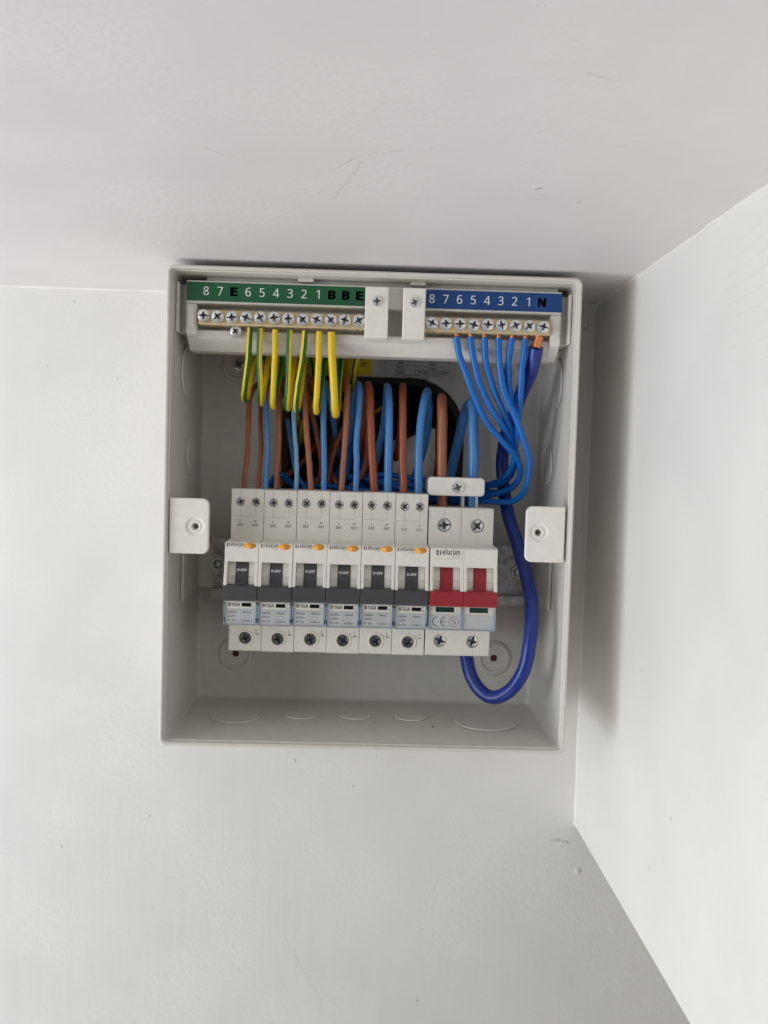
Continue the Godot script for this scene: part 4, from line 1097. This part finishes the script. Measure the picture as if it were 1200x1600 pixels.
	var COPPER := [["neutral_wire", Vector3(42.6, 92.7, 79.0), Vector3(42.6, 94.7, 79.0), 1.2], ["neutral_wire_001", Vector3(50.0, 92.9, 79.0), Vector3(49.9, 94.9, 79.0), 1.2], ["neutral_wire_002", Vector3(57.3, 92.8, 79.0), Vector3(57.2, 94.8, 79.0), 1.2], ["neutral_wire_003", Vector3(64.6, 92.7, 79.0), Vector3(64.6, 94.7, 79.0), 1.2], ["neutral_wire_004", Vector3(71.7, 92.9, 79.0), Vector3(71.6, 94.9, 79.0), 1.2], ["neutral_wire_005", Vector3(78.7, 92.8, 79.0), Vector3(78.6, 94.8, 79.0), 1.2], ["dark_blue_cable", Vector3(84.5, 88.1, 79.0), Vector3(86.0, 94.1, 79.0), 2.3]]
	# bared copper ends in the neutral bar
	for w in COPPER:
		var g := G.new()
		g.tube([w[1], w[2]], w[3], 12)
		put("copper_end", g.mesh(), M.copper, get_node(NodePath(w[0])))

# ---------------------------------------------------------------- rail, fixings, stickers
func fittings() -> void:
	var t := thing("mounting_rail", "galvanised steel top-hat rail behind the breakers", "rail")
	var g := G.new()
	g.prism(V2([[-20.6, 20.2], [-20.6, 19.2], [-24.6, 19.2], [-24.6, 12.6], [-51.6, 12.6], [-51.6, 19.2], [-55.8, 19.2], [-55.8, 20.2], [-50.6, 20.2], [-50.6, 13.6], [-25.6, 13.6], [-25.6, 20.2]]), -91.5, 101.0, 0.15, XZ)
	put("top_hat_section", g.mesh(), M.galvanised, t)
	for q in [[-88.6, "wide-headed rail screw with a ring rim beside the first breaker"], [90.4, "wide-headed rail screw half hidden by the dark blue cable"]]:
		var s := thing("rail_screw", q[1], "screw", "screws holding the rail", Vector3(q[0], -36.6, 13.6))
		g = G.new()
		g.lathe([Vector2(4.1, 0), Vector2(4.1, 1.7), Vector2(3.8, 2.0), Vector2(3.4, 1.9), Vector2(3.2, 1.2), Vector2(0.05, 1.15)], 36)
		put("rim", g.mesh(), M.zinc, s)
		put("head", screw_mesh(2.9, 0.3, 1.2, false, 1.1, "dull_zinc"), null, s, Vector3(0, 0, 1.9), 0.3)
	for q in [[-80.4, 82.8, "bright cross-head wood screw in the boss behind the first earth wire"], [79.6, 82.6, "cross-head wood screw in the boss behind the bright blue wires"]]:
		single("wood_screw", q[2], "screw", screw_mesh(3.9, 0.5, 1.4, false, 1.35, "zinc", 0.4), null, "wood screws fixing the box", Vector3(q[0], q[1], 4.3), 0.5)
	for q in [[-78.9, -92.6, "red wall plug in the boss below the first breaker"], [79.6, -91.6, "red wall plug in the boss inside the loop of dark blue cable"]]:
		g = G.new()
		g.lathe([Vector2(2.0, 0), Vector2(1.9, 0.25), Vector2(1.2, 0.25), Vector2(0.9, 0.02), Vector2(0.02, 0.02)], 24)
		single("wall_plug", q[2], "wall plug", g.mesh(), M.plug_red, "red wall plugs in the box back", Vector3(q[0], q[1], 2.05))
	# rubber edging of the cable entry, cut open at one place
	g = G.new()
	var lp := rrect(-52.4 + 0.2, -12 + 0.2, 55 - 0.2, 76.6 - 0.2, [26, 30, 31, 22], 14)
	var n := lp.size()
	var start := 0
	var bestd := 1e9
	for i in n:
		if lp[i].distance_to(Vector2(30, 76)) < bestd:
			bestd = lp[i].distance_to(Vector2(30, 76))
			start = i
	var ring_pts := []
	for k in n:
		ring_pts.append(lp[(start + k) % n])
	ring_pts.push_front(Vector2(28.2, 76.4))
	if ring_pts[1].distance_to(ring_pts[0]) < 2.0:
		ring_pts.remove_at(1)
	ring_pts.append(Vector2(29.6, 76.4))
	ring_pts.reverse()
	ring_pts.pop_back()
	var loops := []
	var cen := Vector2(1.3, 32.3)
	for i in ring_pts.size():
		var p: Vector2 = ring_pts[i]
		var q0: Vector2 = ring_pts[maxi(i - 1, 0)]
		var q1: Vector2 = ring_pts[mini(i + 1, ring_pts.size() - 1)]
		var d := (q1 - q0).normalized()
		var o := Vector2(d.y, -d.x)
		if o.dot(p - cen) < 0:
			o = -o
		var sec := PackedVector3Array()
		for w in [[1.6, 2.1], [1.6, 3.6], [0.9, 4.3], [-2.2, 4.3], [-2.9, 3.6], [-2.9, -7.0], [-1.4, -7.0], [-0.4, 2.1]]:
			sec.append(Vector3(p.x + o.x * w[0], p.y + o.y * w[0], w[1]))
		loops.append(sec)
	g.skin(loops, 1.0)
	for e in [loops[0], loops[-1]]:
		for k in range(1, e.size() - 1):
			g.flat(e[0], e[k], e[k + 1], Vector3(1, 0, 0) if e == loops[0] else Vector3(-1, 0, 0))
	single("edging_strip", "black rubber edging strip round the cable entry hole", "edging", g.mesh(), M.black_rubber)
	# stickers on the back of the box
	t = thing("warning_sticker", "yellow warning sticker with black capitals behind the earth wires", "sticker")
	g = G.new()
	g.box(Vector3(-44.0, 78.9, 2.02), Vector3(-0.9, 97.5, 2.16))
	put("sheet", g.mesh(), M.sticker_yellow, t)
	g = G.new()
	var bits := [["D", "S", "NO", "NO"], ["OR", "T", "NS", "NS."], ["ST", "C", "O", "E"], ["AL", "E", "C", "CT"], ["T", "T", "", ""]]
	for r in 5:
		for c in 4:
			if bits[r][c] != "":
				text(g, bits[r][c], 2.1, [-39.5, -27.0, -16.0, -6.8][c], 94.3 - 3.3 * r, 2.16, 0, true)
	put("lettering", g.mesh(), M.black_ink, t)
	t = thing("torque_sticker", "white sticker with a printed table behind the bright blue wires", "sticker")
	g = G.new()
	g.box(Vector3(3.0, 77.4, 2.02), Vector3(50.5, 97.5, 2.14))
	put("sheet", g.mesh(), M.sticker_white, t)
	g = G.new()
	for k in 7:
		rect(g, 7.7, 95.6 - 2.5 * k, 46.6, 95.75 - 2.5 * k, 2.15)
	for x in [7.7, 25.9, 46.6]:
		rect(g, x - 0.08, 80.6, x + 0.08, 95.75, 2.151)
	var rows := [["Mains Switch", "2.8Nm"], ["Earth/Neutral", "2Nm"], ["RCD", "2.8Nm"], ["SPD", "2Nm"], ["MCB", "2Nm"], ["RCBO", "IN: 2Nm, OUT: 1.2Nm"]]
	for k in 6:
		text(g, rows[k][0], 1.45, 16.8, 93.6 - 2.5 * k, 2.14, 1, true, 0.0)
		text(g, rows[k][1], 1.45, 36.3, 93.6 - 2.5 * k, 2.14, 1, true, 18.0 if k == 5 else 0.0)
	text(g, "Check tightness of the screws including", 1.0, 27.0, 79.0, 2.14, 1, false, 29.0)
	text(g, "the factory set ones", 1.0, 27.0, 77.6, 2.14, 1, false, 14.0)
	put("table_print", g.mesh(), M.ink, t)
	# a few crumbs of drilling dirt on the floor of the box
	g = G.new()
	rng.seed = 17
	for k in 13:
		var p := Vector3(rng.randf_range(-75, 80), -119.6, rng.randf_range(10, 82))
		var s := rng.randf_range(0.12, 0.3)
		g.box(p - Vector3.ONE * s, p + Vector3(s * rng.randf_range(0.8, 1.8), s, s), 0.1, Transform3D())
	var crumbs := put("drilling_crumbs", g.mesh(), M.dark_cavity)
	crumbs.set_meta("kind", "stuff")
	tag(crumbs, "tiny dark crumbs of drilling dirt on the floor of the box", "debris")
	# clamp on the two incoming tails
	t = thing("cable_clamp", "white plastic clamp with one screw holding the thick brown and blue cables", "clamp")
	g = G.new()
	g.prism(rrect(31.9, 9.3, 63.0, 19.4, [2.2, 2.2, 2.2, 2.2]), 54.2, 58.0, 0.5)
	put("front_plate", g.mesh(), M.white_lug, t)
	g = G.new()
	g.prism(rrect(31.9, 9.3, 63.0, 19.4, [2.2, 2.2, 2.2, 2.2]), 36.0, 41.0, 0.5)
	for x in [32.2, 45.4, 60.4]:
		g.box(Vector3(x, 10.2, 41.0), Vector3(x + 2.4, 18.6, 54.1), 0.3)
	put("rear_plate", g.mesh(), M.white_lug, t)
	put("screw", screw_mesh(3.3, 0.3, 1.2, false, 1.15, "zinc", 0.28), null, t, Vector3(48.1, 14.0, 59.05), 0.35)
	for x in [51.2, 58.8]:
		g = G.new()
		g.box(Vector3(x, 3.1, 40), Vector3(x + 1.5, 9.2, 52), 0.2)
		put("support_leg", g.mesh(), M.card, t)

# ---------------------------------------------------------------- walls
func setting() -> void:
	var YC := 125.9
	var XR := 134.4
	var YB := -196.9

	var WALL_COLOR := Color(0.935, 0.928, 0.914)
	var CEIL_COLOR := Color(0.905, 0.897, 0.897)
	var SIDE_COLOR := Color(0.93, 0.924, 0.91)
	var WALL_MARKS := [[[Vector2(-44.9, -271.7), Vector2(-34.4, -290), Vector2(-21.9, -310.5), Vector2(-17.9, -308.3), Vector2(-7.6, -317.7)], 0.5, 0.30, 0.2], [[Vector2(-21.9, -310.5), Vector2(-21.6, -322.9)], 0.45, 0.30, 0.2], [[Vector2(118.5, -206), Vector2(126, -205.6), Vector2(132, -207.2)], 0.9, 0.5, 0.4], [[Vector2(131.6, 8), Vector2(131.2, -6), Vector2(130.6, -12)], 0.6, 0.35, 0.1], [[Vector2(-46, -150), Vector2(-41, -160)], 0.5, 0.12, 0.2]]
	var WALL_NIBS := [[Vector2(-184.7, -216.1), 1.0, 0.12, 0.5], [Vector2(-131, -196), 0.8, 0.15, 0.6], [Vector2(-5.5, -174.3), 0.8, 0.12, 0.5], [Vector2(-41.6, -158.6), 0.9, 0.15, 0.8], [Vector2(38.5, -310.7), 0.9, 0.1, 0.6], [Vector2(137.6, -225.1), 2.0, 0.03, 1.2], [Vector2(-180.3, 118.3), 0.7, 0.2, 0.4], [Vector2(-154.1, 72.8), 0.7, 0.15, 0.4], [Vector2(-196.3, 78.8), 0.7, 0.12, 0.4], [Vector2(128, 112), 0.9, 0.2, -0.4], [Vector2(130, 113.5), 0.7, 0.2, -0.4]]
	var CEIL_MARKS := [[[Vector2(-58.3, 251.2), Vector2(-54, 245), Vector2(-50.3, 243), Vector2(-46, 239.5), Vector2(-42.5, 237.5)], 0.35, 0.55, 0.3], [[Vector2(-18, 197), Vector2(-16, 205), Vector2(-15, 212.3), Vector2(-11.5, 220), Vector2(-10.5, 226.1), Vector2(-8.5, 233), Vector2(-7.7, 240), Vector2(-4.5, 244.8)], 0.35, 0.6, 0.3], [[Vector2(-15, 212.3), Vector2(-8, 214), Vector2(-4, 219)], 0.3, 0.5, 0.2], [[Vector2(-55.9, 170.4), Vector2(-40, 171.5), Vector2(-24.1, 172.6)], 0.4, 0.2, 0.4], [[Vector2(51.9, 313.8), Vector2(55.7, 312.2), Vector2(60.2, 310.7)], 0.8, 0.25, 0.6], [[Vector2(75.6, 267), Vector2(73, 264)], 0.5, 0.35, 0.3], [[Vector2(75.8, 231.6), Vector2(73, 232)], 0.5, 0.35, 0.3], [[Vector2(58, 214), Vector2(66, 205)], 0.5, 0.25, 0.3], [[Vector2(-16, 232), Vector2(-8, 246), Vector2(4, 252), Vector2(21, 259)], 0.8, 0.06, 0.5]]
	var CEIL_NIBS := [[Vector2(56.6, 220.7), 1.6, 0.05, 1.4], [Vector2(75, 205), 1.0, 0.1, 0.8]]
	var SIDE_MARKS := [[[Vector2(114, -71.9), Vector2(120, -70), Vector2(126, -68.5)], 0.45, 0.5, 0.3], [[Vector2(112, 15.7), Vector2(116, 19), Vector2(114.5, 22)], 0.45, 0.35, 0.3]]
	var SIDE_NIBS := [[Vector2(167.5, -124.8), 0.9, 0.3, 0.4], [Vector2(142.2, -158.3), 1.0, 0.15, 0.5]]
	for k in 9:
		SIDE_MARKS.append([[Vector2(196 + k * 1.5, 112 - k * 5.5), Vector2(222 + k * 2, 113.5 - k * 5.2 - k * k * 0.1), Vector2(262, 118 - k * 4.6)], 0.5, 0.02, 0.5])

	plaster("wall_paint", 5, 560.0, Vector2(-280, 130), 0.55, 0.35, true, WALL_MARKS, WALL_NIBS, WALL_COLOR)
	plaster("ceiling_paint", 23, 560.0, Vector2(-280, 560), 0.5, 0.3, false, CEIL_MARKS, CEIL_NIBS, CEIL_COLOR)
	plaster("side_paint", 61, 560.0, Vector2(0, 130), 0.45, 0.45, false, SIDE_MARKS, SIDE_NIBS, SIDE_COLOR)
	# back wall with the ragged hole behind the cable entry
	var g := G.new()
	var org := Vector2(-280, 130)
	var hole := entry_loop(3.0)
	var lo := Vector2(-70, -30)
	var hi := Vector2(75, 95)
	var face := func(x0: float, y0: float, x1: float, y1: float) -> void:
		var a := Vector2(x0, y0); var b := Vector2(x1, y0); var c := Vector2(x1, y1); var d := Vector2(x0, y1)
		g.uvquad(Vector3(a.x, a.y, 0), Vector3(b.x, b.y, 0), Vector3(c.x, c.y, 0), Vector3(d.x, d.y, 0), Vector3(0, 0, 1), wall_uv(a, org, 560), wall_uv(b, org, 560), wall_uv(c, org, 560), wall_uv(d, org, 560))
	face.call(-900, -1100, 900, lo.y)
	face.call(-900, hi.y, 900, 200)
	face.call(-900, lo.y, lo.x, hi.y)
	face.call(hi.x, lo.y, 900, hi.y)
	var out := PackedVector2Array()
	for q in hole:
		out.append(ray_rect(Vector2(1.2, 32), q, lo, hi))
	g.ring(hole, out, 0.0)
	fill_corners(g, hole, out, lo, hi, 0.0)
	g.box(Vector3(-900, -1100, -70), Vector3(900, 200, -60))
	struct("back_wall", g.mesh(), M.wall_paint)
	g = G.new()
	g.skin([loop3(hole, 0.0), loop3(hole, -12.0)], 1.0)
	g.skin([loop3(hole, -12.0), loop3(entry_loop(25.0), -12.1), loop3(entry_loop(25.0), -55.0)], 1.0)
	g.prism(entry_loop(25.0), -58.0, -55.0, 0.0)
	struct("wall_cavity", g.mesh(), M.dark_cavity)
	g = G.new()
	g.prism(V2([[14, -25], [14, 40], [17, 43.5], [22, 41.8], [27, 44.5], [32, 46], [37, 49.5], [41.2, 48.5], [42.2, 38], [41.0, 22], [37, 8], [33, -25]]), -22.0, -11.0, 0.8)
	struct("wall_lining", g.mesh(), M.white_lug)
	# ceiling
	g = G.new()
	org = Vector2(-280, 560)
	var cf := func(x0: float, z0: float, x1: float, z1: float) -> void:
		var a := Vector2(x0, z0); var b := Vector2(x1, z0); var c := Vector2(x1, z1); var d := Vector2(x0, z1)
		g.uvquad(Vector3(a.x, YC, a.y), Vector3(b.x, YC, b.y), Vector3(c.x, YC, c.y), Vector3(d.x, YC, d.y), Vector3(0, -1, 0), wall_uv(a, org, 560), wall_uv(b, org, 560), wall_uv(c, org, 560), wall_uv(d, org, 560))
	cf.call(-900, 0, XR, 520)
	g.box(Vector3(-900, YC + 0.5, 0), Vector3(XR, YC + 40, 520))
	struct("ceiling", g.mesh(), M.ceiling_paint)
	# boxed-in wall on the right: its face and its underside
	g = G.new()
	org = Vector2(0, 130)
	var sf := func(z0: float, y0: float, z1: float, y1: float) -> void:
		var a := Vector2(z0, y0); var b := Vector2(z1, y0); var c := Vector2(z1, y1); var d := Vector2(z0, y1)
		g.uvquad(Vector3(XR, a.y, a.x), Vector3(XR, b.y, b.x), Vector3(XR, c.y, c.x), Vector3(XR, d.y, d.x), Vector3(-1, 0, 0), wall_uv(a, org, 560), wall_uv(b, org, 560), wall_uv(c, org, 560), wall_uv(d, org, 560))
	sf.call(0.0, YB + 0.8, 520.0, YC)
	g.quad(Vector3(XR, YB + 0.8, 0), Vector3(XR, YB + 0.8, 520), Vector3(XR + 0.8, YB, 520), Vector3(XR + 0.8, YB, 0), Vector3(-1, -1, 0))
	g.quad(Vector3(XR + 0.8, YB, 0), Vector3(XR + 0.8, YB, 520), Vector3(900, YB, 520), Vector3(900, YB, 0), Vector3(0, -1, 0))
	g.quad(Vector3(XR, YB, 520), Vector3(900, YB, 520), Vector3(900, YC + 40, 520), Vector3(XR, YC + 40, 520), Vector3(0, 0, 1))
	struct("boxed_in_wall", g.mesh(), M.side_paint)

# the painted bead of filler in the corners, a little uneven
func caulk() -> void:
	var wob := FastNoiseLite.new()
	wob.seed = 77
	wob.frequency = 0.02
	var YC := 125.9
	var XR := 134.4
	var runs := [[Vector3(-420, YC, 0), Vector3(XR, YC, 0), Vector3(0, -1, 1)], [Vector3(XR, YC, 0), Vector3(XR, -196.9, 0), Vector3(-1, 0, 1)], [Vector3(XR, YC, 0), Vector3(XR, YC, 400), Vector3(-1, -1, 0)]]
	for q in runs:
		var g := G.new()
		var pts := []
		var a: Vector3 = q[0]
		var b: Vector3 = q[1]
		var n := int(a.distance_to(b) / 7.0)
		for k in n + 1:
			var p := a.lerp(b, float(k) / n)
			pts.append(p - q[2] * (0.55 + 0.5 * wob.get_noise_3d(p.x * 3.0, p.y * 3.0, p.z * 3.0)))
		g.tube(pts, 1.5, 12, 0.0, 0.0, 3.0)
		struct("caulk_line", g.mesh(), M.caulk)

# ---------------------------------------------------------------- scene
func daylight(called: String, at: Vector3, size: Vector2, energy: float, tint: Color) -> void:
	var day := AreaLight3D.new()
	day.name = called
	day.area_size = size
	day.area_normalize_energy = true
	day.light_energy = energy
	day.light_color = tint
	day.shadow_enabled = true
	add_child(day)
	day.look_at_from_position(at, Vector3(0.05, 0.0, 0.03), Vector3.UP)

func _ready() -> void:
	var cam := Camera3D.new()
	cam.name = "camera"
	cam.fov = 59.49
	cam.near = 0.01
	cam.far = 20.0
	cam.position = Vector3(-0.00228, 0.02381, 0.54754)
	cam.rotation_degrees = Vector3(-2.8522, -1.2234, 1.6666)
	add_child(cam)
	cam.current = true
	var env := Environment.new()
	env.background_mode = Environment.BG_COLOR
	env.background_color = Color(0.145, 0.143, 0.139).linear_to_srgb()
	env.tonemap_mode = Environment.TONE_MAPPER_LINEAR
	env.tonemap_exposure = 1.03
	env.sdfgi_enabled = true
	env.ssao_enabled = true
	env.ssil_enabled = true
	var we := WorldEnvironment.new()
	we.name = "surroundings"
	we.environment = env
	add_child(we)
	# daylight out of frame: window light from the left in two lamps, and an added lamp below to fill the shadows
	daylight("window_daylight", Vector3(-0.92, -0.40, 0.34), Vector2(0.34, 0.5), 0.38, Color(0.968, 0.981, 1.0))
	daylight("window_daylight_two", Vector3(-0.72, 0.04, 0.58), Vector2(0.42, 0.6), 0.335, Color(0.968, 0.981, 1.0))
	daylight("added_low_fill", Vector3(-0.7, -1.5, 0.8), Vector2(1.2, 1.2), 0.66, Color(1.0, 0.975, 0.93))
	font_plain = SystemFont.new()
	font_plain.font_names = PackedStringArray(["Droid Sans"])
	font_bold = SystemFont.new()
	font_bold.font_names = PackedStringArray(["Droid Sans"])
	font_bold.font_weight = 700
	rng.seed = 1
	materials()
	setting()
	caulk()
	enclosure()
	fittings()
	terminals()
	breaker_library()
	var names := ["circuit breaker marked B10A at the open end of the row, beside bare rail",
		"circuit breaker marked B10A, between another B10A and a B16A",
		"circuit breaker marked B16A, next to a B10A breaker",
		"circuit breaker marked B16A, with a B16A on either side of it",
		"circuit breaker marked B16A, next to the B32A breaker",
		"circuit breaker marked B32A with faded terminal letters, beside the red-levered main switch"]
	for i in 6:
		rcbo(-74.4 + POLE * i, ["B10A", "B10A", "B16A", "B16A", "B16A", "B32A"][i], names[i], i)
	main_switch(32.55)
	wires()
